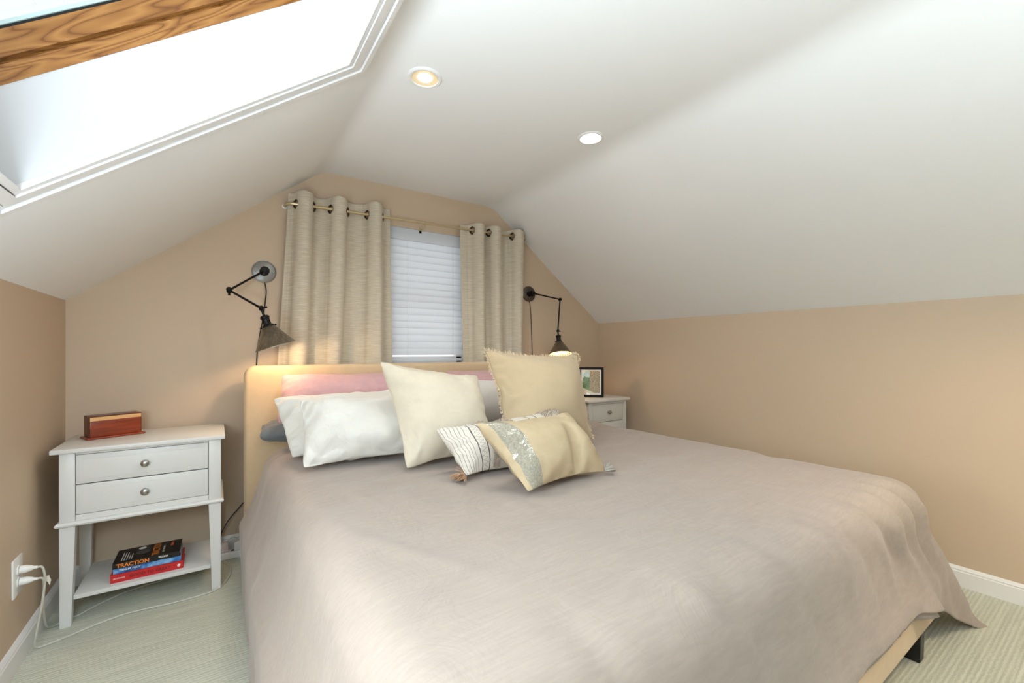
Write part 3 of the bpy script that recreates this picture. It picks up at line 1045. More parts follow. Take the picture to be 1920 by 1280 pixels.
# ------------------------------------------------------------------ pillows
def pillow_shape(w, h, T, seed, n=30, m=24, wrinkle=1.0, blunt=1.0, straight=0.5):
    """two sheets sewn round the edge and blown up to a set volume"""
    rs = np.random.RandomState(seed)
    n = max(18, int(n)); m = max(14, int(m))
    gx = np.linspace(-w / 2, w / 2, n); gy = np.linspace(-h / 2, h / 2, m)
    A = np.arange(n * m).reshape(n, m)
    Bk = A.copy()
    inner = np.zeros((n, m), bool); inner[1:-1, 1:-1] = True
    Bk[inner] = n * m + np.arange(inner.sum())
    N = n * m + inner.sum()
    P = np.zeros((N, 3))
    X, Y = np.meshgrid(gx, gy, indexing='ij')
    prof = (1 - (2 * X / w) ** 2) * (1 - (2 * Y / h) ** 2)
    P[A, 0] = X; P[A, 1] = Y; P[A, 2] = 0.25 * T * prof
    P[Bk[inner], 0] = X[inner]; P[Bk[inner], 1] = Y[inner]; P[Bk[inner], 2] = -0.25 * T * prof[inner]
    flat = P.copy(); flat[:, 2] = 0
    bt = grid_batches(A) + grid_batches(Bk)
    lo_ = 1.0 + 0.02 * smooth_noise(n, m, 6, rs)
    l1 = np.ones(N); l1[A] = lo_; l1[Bk[inner]] = (1.0 + 0.02 * smooth_noise(n, m, 6, rs))[inner]
    rst = [np.sqrt(((flat[b] - flat[a]) ** 2).sum(1)) * 0.5 * (l1[a] + l1[b]) for a, b, k in bt]
    fa = np.array([(A[i, j], A[i + 1, j], A[i + 1, j + 1], A[i, j + 1]) for i in range(n - 1) for j in range(m - 1)])
    fb = np.array([(Bk[i, j + 1], Bk[i + 1, j + 1], Bk[i + 1, j], Bk[i, j]) for i in range(n - 1) for j in range(m - 1)])
    F = np.vstack([fa, fb])
    Vt = w * h * T * 0.52
    def accel(P, s):
        p = P[F]
        nrm = 0.5 * np.cross(p[:, 2] - p[:, 0], p[:, 3] - p[:, 1])
        vol = (nrm * p.mean(1)).sum() / 3
        pr = 9000 * max(0.0, (Vt - vol) / Vt) + 60
        f = np.zeros_like(P)
        for k in range(4):
            np.add.at(f, F[:, k], nrm * 0.25)
        area = w * h / (n * m)
        return np.clip(f / area * pr * 0.06, -160, 160)
    P = solve(P, bt, rst, (0.8, 0.3, 0.25), 70, 7, 1 / 60, accel, None, 0.86)
    c = P[A[[0, -1, -1, 0], [0, 0, -1, -1]]]
    sx = np.abs(c[:, 0]).mean(); sy = np.abs(c[:, 1]).mean()
    U = P[:, 0] / sx; Vv = P[:, 1] / sy; Wv = P[:, 2]
    par = np.zeros((N, 2))
    par[A, 0] = (X / w + 0.5); par[A, 1] = (Y / h + 0.5)
    par[Bk[inner], 0] = (X / w + 0.5)[inner]; par[Bk[inner], 1] = (Y / h + 0.5)[inner]
    # straighter seams, blunter corners, creases that run in from the seams
    pu, pv = 2 * par[:, 0] - 1, 2 * par[:, 1] - 1
    k = straight
    U = U * (1 - k) + pu * k
    Vv = Vv * (1 - k) + pv * k
    corner = np.clip((np.abs(pu) - 0.80) / 0.20, 0, 1) * np.clip((np.abs(pv) - 0.74) / 0.26, 0, 1)
    U = U * (1 - 0.045 * blunt * corner); Vv = Vv * (1 - 0.055 * blunt * corner)
    sgn = np.ones(N); sgn[Bk[inner]] = -1
    f1 = smooth_noise(n, m, 5, rs); f2 = smooth_noise(n, m, 11, rs)
    ang = np.arctan2(pv, pu)
    wr = np.zeros(N)
    rim = np.clip(np.maximum(np.abs(pu), np.abs(pv)) * 1.6 - 0.6, 0, 1)
    base = np.zeros(N); base[A] = f1; base[Bk[inner]] = f1[inner]
    b2 = np.zeros(N); b2[A] = f2; b2[Bk[inner]] = f2[inner]
    wr = 0.0045 * base + (0.0042 * np.sin(ang * 15 + 4 * base) + 0.0045 * b2) * rim
    cr = np.zeros(N)
    px_, py_ = pu * w / 2, pv * h / 2
    for q in range(int(26 * wrinkle)):
        if rs.rand() < 0.55:      # from a corner
            sx_, sy_ = rs.choice([-1, 1]), rs.choice([-1, 1])
            x_, y_ = sx_ * w * (0.5 - 0.10 * rs.rand()), sy_ * h * (0.5 - 0.10 * rs.rand())
            an = math.atan2(-sy_ * h, -sx_ * w) + rs.uniform(-0.55, 0.55)
        else:                     # from a seam
            if rs.rand() < 0.5:
                sx_ = rs.choice([-1, 1]); x_, y_ = sx_ * w * 0.5, h * rs.uniform(-0.45, 0.45)
                an = (PI if sx_ > 0 else 0) + rs.uniform(-0.6, 0.6)
            else:
                sy_ = rs.choice([-1, 1]); x_, y_ = w * rs.uniform(-0.45, 0.45), sy_ * h * 0.5
                an = (-PI / 2 if sy_ > 0 else PI / 2) + rs.uniform(-0.6, 0.6)
        ln_ = rs.uniform(0.08, 0.24) * max(w, h); wd_ = rs.uniform(0.007, 0.014); am_ = rs.uniform(0.003, 0.0075) * rs.choice([-1, -1, 1])
        s_ = (px_ - x_) * math.cos(an) + (py_ - y_) * math.sin(an)
        q_ = -(px_ - x_) * math.sin(an) + (py_ - y_) * math.cos(an) + 0.008 * np.sin(s_ * 30 + q)
        side_ = np.where(sgn > 0, 1.0, 0.0) if q % 2 else np.where(sgn < 0, 1.0, 0.0)
        cr += side_ * am_ * np.exp(-(q_ / wd_) ** 2) * np.clip(s_ / 0.02, 0, 1) * np.clip((ln_ - s_) / (0.6 * ln_), 0, 1)
    wr = wr + cr
    edge = (np.abs(pu) > 0.999) | (np.abs(pv) > 0.999)
    Wv = Wv + sgn * wr * wrinkle * np.where(edge, 0.35, 1.0) + 0.004 * wrinkle * np.sin(9 * (pu + pv) + seed) * edge
    return dict(U=U, V=Vv, W=Wv, F=F, par=par, A=A, Bk=Bk, n=n, m=m)

CAM = np.array([0, 0, H])
def pillow(name, label, corners, T, mat, seed, warp=None, group=None, zmin=0.602, res=0.0125, bow=0.0, wrinkle=1.0, blunt=1.0, straight=0.5):
    """corners: bottom-left, bottom-right, top-right, top-left in the room"""
    c = [np.array(p, float) for p in corners]
    w = (np.linalg.norm(c[1] - c[0]) + np.linalg.norm(c[2] - c[3])) / 2
    h = (np.linalg.norm(c[3] - c[0]) + np.linalg.norm(c[2] - c[1])) / 2
    S = pillow_shape(w, h, T, seed, w / res, h / res, wrinkle, blunt, straight)
    a = ((S['U'] + 1) / 2)[:, None]; b = ((S['V'] + 1) / 2)[:, None]
    Pw = (c[0] * (1 - a) + c[1] * a) * (1 - b) + (c[3] * (1 - a) + c[2] * a) * b
    N = np.cross((c[1] + c[2] - c[0] - c[3]), (c[3] + c[2] - c[0] - c[1]))
    N /= np.linalg.norm(N)
    if N @ (CAM - c[0]) < 0:
        N = -N
    Wv = S['W'].copy()
    if warp is not None:
        Wv = warp(S['par'][:, 0], S['par'][:, 1], Wv)
    Pw = Pw + N * Wv[:, None]
    if bow:
        Pw = Pw - N * (bow * (S['U'] ** 2))[:, None]
    # settle on the duvet
    low = Pw[:, 2] < zmin
    Pw[low, 2] = zmin - 0.15 * (zmin - Pw[low, 2])
    Pw[:, 2] = np.maximum(Pw[:, 2], zmin - 0.012)
    o3 = Pw.mean(0); o3[2] = Pw[:, 2].min()
    bm = nb()
    vs = [bm.verts.new(p - o3) for p in Pw]
    uvl = bm.loops.layers.uv.new('UVMap')
    for f in S['F']:
        try:
            fc_ = bm.faces.new([vs[k] for k in f])
        except ValueError:
            continue
        for lp, k in zip(fc_.loops, f):
            lp[uvl].uv = tuple(S['par'][k])
    return bm, S, Pw, o3, N

def make_pillow(name, label, corners, T, mat, seed, group=None, parts=None, **kw):
    bm, S, Pw, o3, N = pillow(name, label, corners, T, mat, seed, **kw)
    if parts is None:
        o = finish(name, bm, mat, None, smooth=True)
        o.location = o3
        tag(o, label, 'pillow', group)
        c = o
    else:
        root = thing(name, label, 'pillow', o3, 0, group)
        c = finish('cover', bm, mat, root, smooth=True)
        o = root
    sm = c.modifiers.new('Sub', 'SUBSURF'); sm.levels = 1; sm.render_levels = 2
    if parts is not None:
        parts(o, c, S, Pw - o3, N)
    return o

def tassel(bm, p, d, length, k, rnd, r=0.0016, spread=0.35):
    p = Vector(p); d = Vector(d).normalized()
    for _ in range(k):
        q = d + Vector((rnd.uniform(-1, 1), rnd.uniform(-1, 1), rnd.uniform(-1, 0.6))) * spread
        q.normalize()
        mid = p + q * length * 0.5 + Vector((rnd.uniform(-1, 1), rnd.uniform(-1, 1), rnd.uniform(-1, 1))) * length * 0.08
        e = p + q * length * rnd.uniform(0.8, 1.1) + Vector((0, 0, -0.1 * length))
        tube(bm, [p, mid, e], r, 5)

def fringe_along(bm, pts, outd, rnd, step=0.006, length=0.018, r=0.0016):
    """short looped yarn along a seam"""
    pts = [Vector(p) for p in pts]
    for a, b, oa in zip(pts[:-1], pts[1:], outd):
        L = (b - a).length
        k = max(1, int(L / step))
        for i in range(k):
            p = a.lerp(b, (i + rnd.random() * 0.7) / k)
            o = Vector(oa).normalized()
            d = (o + (b - a).normalized() * rnd.uniform(-0.7, 0.7) + Vector((rnd.uniform(-.4, .4), rnd.uniform(-.4, .4), rnd.uniform(-.4, .4)))).normalized()
            le = length * rnd.uniform(0.6, 1.25)
            s = (b - a).normalized() * rnd.uniform(0.002, 0.006)
            tube(bm, [p, p + d * le, p + d * le * 0.8 + s, p + s], r, 4, cap=False)

def seam(S, Pw, side):
    A = S['A']
    ids = {'left': A[0, :], 'right': A[-1, :], 'top': A[:, -1], 'bottom': A[:, 0]}[side]
    pts = Pw[ids]
    cen = Pw.mean(0)
    od = []
    tang = pts[-1] - pts[0]; tang /= np.linalg.norm(tang)
    for p in pts[:-1]:
        d = p - cen
        d = d - tang * (d @ tang) * 0.75
        od.append(d / np.linalg.norm(d))
    return pts, od

# slate pillow lying flat at the bottom of the heap
make_pillow('pillow', 'slate grey pillow lying flat under the heap by the headboard, only its left corner showing',
            [(0.165, 2.375, 0.655), (0.80, 2.33, 0.65), (0.80, 2.52, 0.67), (0.185, 2.53, 0.69)], 0.12, M['slate'], 21)
# mauve pillows against the headboard
make_pillow('pillow', 'mauve linen pillow leaning on the headboard at the left, below the folded lamp',
            [(0.225, 2.30, 0.72), (0.93, 2.27, 0.70), (0.97, 2.49, 0.955), (0.27, 2.49, 0.945)], 0.17, M['pink'], 22)
make_pillow('pillow', 'mauve linen pillow leaning on the headboard below the right half of the window blind',
            [(1.15, 2.31, 0.70), (1.85, 2.31, 0.70), (1.90, 2.49, 0.96), (1.18, 2.49, 0.945)], 0.17, M['pink'], 23)
# white pillows on the left
make_pillow('pillow', 'white pillow behind the front white one, its open left hem sticking out',
            [(0.262, 2.04, 0.612), (0.84, 2.02, 0.612), (0.87, 2.24, 0.875), (0.208, 2.23, 0.856)], 0.12, M['white_cloth'], 24, wrinkle=1.8, blunt=0.3, straight=0.8)
make_pillow('pillow', 'plump white pillow in front at the left end of the heap',
            [(0.272, 1.845, 0.606), (0.80, 1.80, 0.606), (0.80, 2.03, 0.864), (0.285, 2.02, 0.868)], 0.17, M['white_cloth'], 25, wrinkle=1.8, blunt=0.6)
# cool white pillow between the cream and tan ones
make_pillow('pillow', 'plain white pillow mostly hidden between the tall cream and tan pillows',
            [(0.98, 2.02, 0.61), (1.52, 2.02, 0.61), (1.58, 2.20, 0.90), (1.00, 2.20, 0.925)], 0.15, M['cool_white_cloth'], 26)

def onray(u, v, y):
    """room point in the plane y seen at photo position u, v (used to read sizes off the photograph)"""
    f, th, v0 = 815.39, 0.5976, 655.87
    c, s = math.cos(th), math.sin(th)
    x, z = (u - 960) / f, (v0 - v) / f
    r = np.array([c * x + s, c - s * x, z])
    return np.array([0, 0, H]) + r * y / r[1]
# cream square pillow
make_pillow('pillow', 'large plain cream square pillow standing tilted in the middle of the heap',
            [(0.607, 1.62, 0.606), onray(932, 852, 1.66), onray(897, 702, 1.84), onray(709, 675, 1.86)], 0.17, M['cream'], 27, blunt=0.35, wrinkle=1.3)

# tan euro pillow with fringe
def tan_parts(root, cover, S, Pw, N):
    rnd = random.Random(5)
    for side in ('left', 'right', 'top'):
        bm = nb()
        pts, od = seam(S, Pw, side)
        fringe_along(bm, pts, od, rnd, 0.0045, 0.016 if side == 'left' else 0.020, 0.0014)
        finish('fringe', bm, M['fringe'], root)
make_pillow('pillow', 'large tan linen square pillow with frayed fringe, tallest at the right of the heap',
            [(1.08, 1.63, 0.606), onray(1112, 824, 1.60), onray(1084, 664, 1.84), onray(908, 656, 1.88)], 0.18, M['tan'], 28, parts=tan_parts, blunt=0.3, straight=0.35, wrinkle=1.2)

# striped lumbar pillow
t = NT('striped_boho_cotton')
t.set(Roughness=0.9)
uvn = t.n('ShaderNodeTexCoord')
sep = t.n('ShaderNodeSeparateXYZ'); t.l(uvn.outputs['UV'], sep.inputs[0])
u, vv_ = sep.outputs[0], sep.outputs[1]
wob = t.math('MULTIPLY', t.math('SUBTRACT', t.noise(uvn.outputs['UV'], 9, 2), 0.5), 0.012)
uw = t.math('ADD', u, wob)
def line(center, half):
    return t.math('LESS_THAN', t.math('ABSOLUTE', t.math('SUBTRACT', uw, center)), half)
acc = None
for cpos, hf in ((0.150, 0.0036), (0.208, 0.0040), (0.60, 0.004), (0.66, 0.004)):
    L_ = line(cpos, hf)
    acc = L_ if acc is None else t.math('MAXIMUM', acc, L_)
thin = None
for cpos in (0.018, 0.040, 0.060, 0.080, 0.098, 0.118, 0.78, 0.82, 0.86, 0.9):
    L_ = line(cpos, 0.0022)
    thin = L_ if thin is None else t.math('MAXIMUM', thin, L_)
# zigzag between the two dark lines
zz = t.math('ABSOLUTE', t.math('SUBTRACT', t.math('FRACT', t.math('MULTIPLY', vv_, 16.0)), 0.5))
zc_ = t.math('ADD', 0.163, t.math('MULTIPLY', zz, 0.064))
zig = t.math('LESS_THAN', t.math('ABSOLUTE', t.math('SUBTRACT', uw, zc_)), 0.003)
base = t.ramp(t.noise(t.coord(scale=(60, 60, 60)), 3, 4), [(0.3, srgb(214, 208, 197)), (0.7, srgb(228, 224, 214))])
c1 = t.mix(t.math('MULTIPLY', thin, 0.65), base, srgb(128, 122, 112))
c2 = t.mix(t.math('MULTIPLY', zig, 0.6), c1, srgb(96, 92, 84))
c3 = t.mix(t.math('MULTIPLY', acc, 0.9), c2, srgb(56, 56, 54))
t.l(c3, t.b.inputs['Base Color'])
t.bump(t.noise(t.coord(), 500, 2), 0.3, 0.001)
M['striped'] = t.m
def uvpoint(S, Pw, u, v, front=True):
    A = S['A'] if front else S['Bk']
    i = u * (S['n'] - 1); j = v * (S['m'] - 1)
    i0 = min(int(i), S['n'] - 2); j0 = min(int(j), S['m'] - 2)
    fi, fj = i - i0, j - j0
    return ((Pw[A[i0, j0]] * (1 - fi) + Pw[A[i0 + 1, j0]] * fi) * (1 - fj) + (Pw[A[i0, j0 + 1]] * (1 - fi) + Pw[A[i0 + 1, j0 + 1]] * fi) * fj)
def front_sheet(S, Pw, N):
    """which sheet faces the room"""
    i, j = S['n'] // 2, S['m'] // 2
    return (Pw[S['A'][i, j]] - Pw[S['Bk'][i, j]]) @ N > 0
def striped_parts(root, cover, S, Pw, N):
    rnd = random.Random(9)
    fr = front_sheet(S, Pw, N)
    for (u0, u1) in ((0.235, 0.285), (0.72, 0.92), (0.40, 0.46)):
        bm = nb()
        for _ in range(520):
            u_ = rnd.uniform(u0, u1); v_ = rnd.uniform(0.02, 0.985)
            p = Vector(uvpoint(S, Pw, u_, v_, fr)) + Vector(N) * 0.003
            d = (Vector(N) + Vector((rnd.uniform(-1, 1), rnd.uniform(-1, 1), rnd.uniform(-1, 1))) * 0.6).normalized()
            s = Vector((rnd.uniform(-1, 1), rnd.uniform(-1, 1), rnd.uniform(-1, 1))) * 0.005
            le = rnd.uniform(0.004, 0.009)
            tube(bm, [p, p + d * le, p + d * le * 0.7 + s, p + s], 0.0014, 4, cap=False)
        finish('tufted_band', bm, M['tuft'], root)
    for (u_, v_, dr) in ((0.0, 0.02, (-0.75, -0.45, 0.02)), (0.0, 0.05, (-0.9, -0.2, 0.0))):
        bm = nb()
        p = uvpoint(S, Pw, u_, v_, True)
        tassel(bm, p, dr, 0.056, 30, rnd, 0.0013, 0.75)
        for v__ in bm.verts:
            v__.co.z = max(v__.co.z, 0.006)
        finish('tassel', bm, M['tassel'], root)
make_pillow('pillow', 'white lumbar pillow with thin dark stripes, tufted bands and copper tassels',
            [onray(874, 893, 1.40), onray(1075, 868, 1.40), onray(1050, 762, 1.60), onray(812, 803, 1.56)], 0.13, M['striped'], 29, parts=striped_parts, blunt=0.6)

# tan lumbar pillow with the silver band
t = NT('tan_linen_silver_band')
t.set(Roughness=0.85)
uvn = t.n('ShaderNodeTexCoord')
sep = t.n('ShaderNodeSeparateXYZ'); t.l(uvn.outputs['UV'], sep.inputs[0])
u = sep.outputs[0]
wob = t.math('MULTIPLY', t.math('SUBTRACT', t.noise(uvn.outputs['UV'], 7, 2), 0.5), 0.02)
uw = t.math('ADD', u, wob)
band = t.math('MULTIPLY', t.math('GREATER_THAN', uw, 0.055), t.math('LESS_THAN', uw, 0.195))
band2 = t.math('GREATER_THAN', uw, 0.965)
band = t.math('MAXIMUM', band, band2)
spark = t.noise(t.coord(scale=(1, 1, 1)), 260, 2, 0.8)
patch = t.noise(uvn.outputs['UV'], 6.5, 3, 0.6)
seq = t.math('MULTIPLY', t.math('GREATER_THAN', spark, 0.56), t.math('GREATER_THAN', patch, 0.53))
tanc = t.ramp(t.noise(t.coord(), 30, 5), [(0.3, srgb(190, 172, 139)), (0.7, srgb(200, 182, 150))])
silv = t.mix(seq, t.ramp(t.noise(t.coord(), 160, 4), [(0.3, srgb(140, 136, 122)), (0.7, srgb(176, 171, 154))]), srgb(240, 236, 222))
t.l(t.mix(band, tanc, silv), t.b.inputs['Base Color'])
t.l(t.math('MULTIPLY', t.math('MULTIPLY', band, seq), 0.8), t.b.inputs['Metallic'])
t.l(t.math('SUBTRACT', 0.85, t.math('MULTIPLY', t.math('MULTIPLY', band, seq), 0.6)), t.b.inputs['Roughness'])
b1 = t.bump(t.noise(t.coord(), 7, 5, 0.55, 0.8), 0.3, 0.012)
t.bump(t.noise(t.coord(), 600, 2), 0.25, 0.0008, b1)
M['tan_band'] = t.m
def dent(u, v, W):
    # pinched fold rising from the middle of the lower seam
    cu = 0.60 + 0.10 * v
    d = np.exp(-((u - cu) / 0.055) ** 2) * np.clip(1.05 - v * 1.35, 0, 1)
    return W * (1 - 0.85 * d)
def band_parts(root, cover, S, Pw, N):
    rnd = random.Random(12)
    for v_, dr in ((0.03, (0.9, 0.1, 0.55)), (0.0, (0.9, -0.25, 0.1))):
        bm = nb()
        p = uvpoint(S, Pw, 1.0, v_, True)
        tassel(bm, p, dr, 0.036, 30, rnd, 0.0018, 0.5)
        for q in bm.verts:
            q.co.z = max(q.co.z, 0.004)
        finish('tassel', bm, M['grey_tassel'], root)
make_pillow('pillow', 'tan lumbar pillow with a sparkling silver band at its left, front of the heap',
            [(0.832, 1.130, 0.606), (1.235, 1.165, 0.606), onray(1066, 770, 1.34), onray(887, 790, 1.33)], 0.15, M['tan_band'], 30, parts=band_parts, warp=dent, blunt=0.5)

# ------------------------------------------------------------------ left nightstand
ns = thing('nightstand', 'white two-drawer nightstand with open lower shelf in the left corner', 'nightstand', (-0.24, 2.50, 0.0))
def npart(name, bm, mat=None, parent=None, smooth=True):
    o = finish(name, bm, mat or M['white'], parent or ns, smooth=smooth, angle=35)
    o.data.transform(rel(ns))
    return o
NX0, NX1, NY0, NY1 = -0.497, 0.018, 2.348, 2.685
bm = nb(); box(bm, -0.520, 0.034, 2.330, 2.712, 0.672, 0.690, bev=0.004)
npart('tabletop', bm)
for (x, sx) in ((NX0, 1), (NX1, -1)):
    for (y, sy) in ((NY0, 1), (NY1, -1)):
        bm = nb()
        w = 0.045
        frustum(bm, (x + sx * 0.017, y + sy * 0.017, 0.0), (0.032, 0.032), (x + sx * w / 2, y + sy * w / 2, 0.388), (w, w), 0.002)
        box(bm, min(x, x + sx * w), max(x, x + sx * w), min(y, y + sy * w), max(y, y + sy * w), 0.4065, 0.6715, bev=0.002)
        npart('leg', bm)
bm = nb()
box(bm, NX0 + 0.046, NX1 - 0.046, NY1 - 0.03, NY1 - 0.012, 0.408, 0.671)
box(bm, NX0 + 0.010, NX0 + 0.028, NY0 + 0.046, NY1 - 0.046, 0.408, 0.671)
box(bm, NX1 - 0.028, NX1 - 0.010, NY0 + 0.046, NY1 - 0.046, 0.408, 0.671)
box(bm, NX0 + 0.046, NX1 - 0.046, NY0 + 0.003, NY0 + 0.018, 0.663, 0.671)
box(bm, NX0 + 0.046, NX1 - 0.046, NY0 + 0.003, NY0 + 0.018, 0.407, 0.428)
box(bm, NX0 + 0.03, NX1 - 0.03, NY0 + 0.03, NY1 - 0.03, 0.408, 0.414)
npart('case', bm)
bm = nb(); box(bm, NX0 + 0.047, NX1 - 0.047, NY0 + 0.019, NY0 + 0.024, 0.429, 0.662)
npart('drawer_recess', bm, M['gap'], smooth=False)
# half-round apron moulding all round
bm = nb()
prm = [(0.0, 0.388), (0.006, 0.389), (0.010, 0.394), (0.0112, 0.3975), (0.010, 0.401), (0.006, 0.406), (0.0, 0.407)]
loops = []
for (o_, z) in prm:
    loops.append([bm.verts.new((x, y, z)) for x, y in ((NX0 - o_, NY0 - o_), (NX1 + o_, NY0 - o_), (NX1 + o_, NY1 + o_), (NX0 - o_, NY1 + o_))])
for a, b in zip(loops[:-1], loops[1:]):
    for i in range(4):
        j = (i + 1) % 4
        bm.faces.new((a[i], a[j], b[j], b[i]))
bm.faces.new(loops[0][::-1]); bm.faces.new(loops[-1])
npart('moulding', bm)
def drawer(x0, x1, y, z0, z1, maker, knob_c):
    bm = nb()
    box(bm, x0, x1, y, y + 0.016, z0, z1, bev=0.0012)
    # recessed field with a fine bead line
    k = 0.018
    box(bm, x0 + 0.01, x1 - 0.01, y + 0.017, y + 0.10, z0 + 0.01, z1 - 0.01)
    d = maker('drawer', bm)
    bm = nb()
    for (a, b, c, e) in ((x0 + k, x1 - k, z1 - k - 0.0012, z1 - k), (x0 + k, x1 - k, z0 + k, z0 + k + 0.0012), (x0 + k, x0 + k + 0.0012, z0 + k, z1 - k), (x1 - k - 0.0012, x1 - k, z0 + k, z1 - k)):
        box(bm, a, b, y - 0.0009, y + 0.001, c, e)
    maker('bead', bm, None, d)
    bm = nb()
    lathe(bm, [(0.009, 0.0), (0.009, 0.002), (0.005, 0.005), (0.005, 0.011), (0.012, 0.014), (0.0148, 0.018), (0.0135, 0.023), (0.007, 0.027), (0, 0.028)], knob_c, (0, -1, 0), 24)
    maker('knob', bm, M['nickel'], d)
    return d
drawer(NX0 + 0.0475, NX1 - 0.0475, NY0 + 0.001, 0.548, 0.661, npart, (-0.2425, NY0 + 0.001, 0.603))
drawer(NX0 + 0.0475, NX1 - 0.0475, NY0 + 0.001, 0.430, 0.544, npart, (-0.2425, NY0 + 0.001, 0.486))
bm = nb(); box(bm, NX0 + 0.038, NX1 - 0.038, NY0 + 0.010, NY1 - 0.010, 0.098, 0.115, bev=0.002)
npart('shelf', bm)

# wooden box on it
wb = thing('wooden_box', 'small mahogany box with a pale maple band on the left nightstand', 'box', (-0.375, 2.585, 0.690), math.radians(24))
boxobj('base', (-0.099, 0.099, -0.048, 0.048, 0.0, 0.009), M['mahogany'], wb, bev=0.004, seg=3)
boxobj('body', (-0.086, 0.086, -0.036, 0.036, 0.0092, 0.077), M['mahogany'], wb, bev=0.0015)
boxobj('band', (-0.0862, 0.0862, -0.0362, 0.0362, 0.0772, 0.093), M['maple'], wb, bev=0.0008)
boxobj('lid', (-0.086, 0.086, -0.036, 0.036, 0.0932, 0.098), M['dark_mahogany'], wb, bev=0.0015)
boxobj('end_panel', (-0.0872, -0.0864, -0.0355, 0.0355, 0.0095, 0.0975), M['dark_mahogany'], wb)
boxobj('end_panel', (0.0864, 0.0872, -0.0355, 0.0355, 0.0095, 0.0975), M['dark_mahogany'], wb)

# ------------------------------------------------------------------ books
M['red_cover'] = simple('red_jacket', (196, 30, 34), 0.35)
M['red_dark'] = simple('dark_red_ink', (112, 14, 20), 0.4)
M['black_cover'] = simple('black_jacket', (20, 17, 19), 0.3)
M['orange_ink'] = simple('orange_ink', (232, 130, 40), 0.4)
M['white_ink'] = simple('white_ink', (240, 238, 232), 0.4)
M['grey_ink'] = simple('grey_photo', (78, 78, 80), 0.4)
M['redorange_ink'] = simple('red_orange_ink', (196, 84, 52), 0.4)
t = NT('blue_photo_jacket')
t.set(Roughness=0.35)
n = t.noise(t.coord(scale=(14, 4, 20)), 1.5, 3)
t.l(t.ramp(n, [(0.35, srgb(24, 66, 128)), (0.5, srgb(48, 116, 190)), (0.68, srgb(140, 190, 232))]), t.b.inputs['Base Color'])
M['blue_cover'] = t.m
SPINE = Matrix.Rotation(PI / 2, 4, 'X')
def book(label, x0, w, y0, dpt, z0, th, mat, hard=False, rot=0.0):
    root = thing('book', label, 'book', (x0 + w / 2, y0 + dpt / 2, z0), rot, 'stack of books on the nightstand shelf')
    b = 0.0028 if hard else 0.0012
    e = 0.003 if hard else 0.0
    bm = nb()
    box(bm, -w / 2, w / 2, -dpt / 2, dpt / 2, th - b, th)
    box(bm, -w / 2, w / 2, -dpt / 2, dpt / 2, 0, b)
    box(bm, -w / 2, w / 2, -dpt / 2 - 0.0002, -dpt / 2 + b, 0.0, th)
    finish('cover', bm, mat, root)
    boxobj('pages', (-w / 2 + 0.001 + e, w / 2 - 0.001 - e, -dpt / 2 + b + 0.0005, dpt / 2 - 0.001 - e, b + 0.0003, th - b - 0.0003), M['paper'], root)
    return root
def spine_text(root, s, mat, xc, w, h, zc, dpt, bold=0.0):
    return text_obj('lettering', s, mat, root, w, h, Matrix.Translation((xc, -dpt / 2 - 0.0008, zc)) @ SPINE, bold=bold)
SHZ = 0.1152
rb_ = book('red hardback at the bottom of the three stacked books', -0.357, 0.238, 2.388, 0.155, SHZ, 0.033, M['red_cover'], True)
spine_text(rb_, 'GOOD TO GREAT', M['red_dark'], 0.008, 0.135, 0.013, 0.0165, 0.155, 0.02)
spine_text(rb_, 'JIM COLLINS', M['white_ink'], -0.092, 0.038, 0.006, 0.0165, 0.155, 0.02)
bm = nb(); lathe(bm, [(0, 0.0008), (0.006, 0.0008), (0.006, 0)], (0.104, -0.0777, 0.0165), (0, -1, 0), 16)
finish('emblem', bm, M['white_ink'], rb_)
bb_ = book('blue paperback between the red and black books in the stack', -0.349, 0.222, 2.394, 0.145, SHZ + 0.0332, 0.021, M['blue_cover'])
spine_text(bb_, 'TANKER PILOT', M['white_ink'], -0.058, 0.068, 0.0075, 0.0125, 0.145, 0.02)
kb_ = book('black paperback with orange capitals on top of the stacked books', -0.351, 0.222, 2.392, 0.150, SHZ + 0.0544, 0.022, M['black_cover'])
spine_text(kb_, 'TRACTION', M['orange_ink'], -0.047, 0.104, 0.0165, 0.011, 0.150, 0.03)
spine_text(kb_, 'WICKMAN', M['white_ink'], 0.052, 0.032, 0.008, 0.013, 0.150, 0.03)
COV = Matrix.Translation((0, 0, 0.0224)) @ Matrix.Rotation(PI / 2, 4, 'Z')
def cover_text(s, mat, xc, yc, length, h, bold=0.02):
    return text_obj('lettering', s, mat, kb_, length, h, Matrix.Translation((xc, yc, 0.0224)) @ Matrix.Rotation(PI / 2, 4, 'Z'), bold=bold)
cover_text('TRACTION', M['orange_ink'], 0.024, 0.0, 0.135, 0.026)
cover_text('GINO WICKMAN', M['white_ink'], 0.050, -0.01, 0.075, 0.007)
for k, (xo, ln_) in enumerate(((-0.086, 0.085), (-0.078, 0.085), (-0.070, 0.080), (-0.062, 0.05), (-0.055, 0.06))):
    bm = nb(); box(bm, xo - 0.0013, xo + 0.0013, -0.055, -0.055 + ln_, 0.0222, 0.0226)
    finish('printed_line', bm, M['white_ink'], kb_)
bm = nb(); lathe(bm, [(0, 0.0006), (0.013, 0.0006), (0.013, 0.0)], (-0.028, 0.05, 0.022), (0, 0, 1), 24)
finish('seal', bm, M['white_ink'], kb_)
bm = nb(); lathe(bm, [(0, 0.0004), (0.024, 0.0004), (0.024, 0.0)], (-0.022, 0.005, 0.022), (0, 0, 1), 24)
finish('cover_picture', bm, M['grey_ink'], kb_)
bm = nb(); box(bm, 0.072, 0.082, 0.01, 0.055, 0.0222, 0.0226)
finish('printed_block', bm, M['redorange_ink'], kb_)

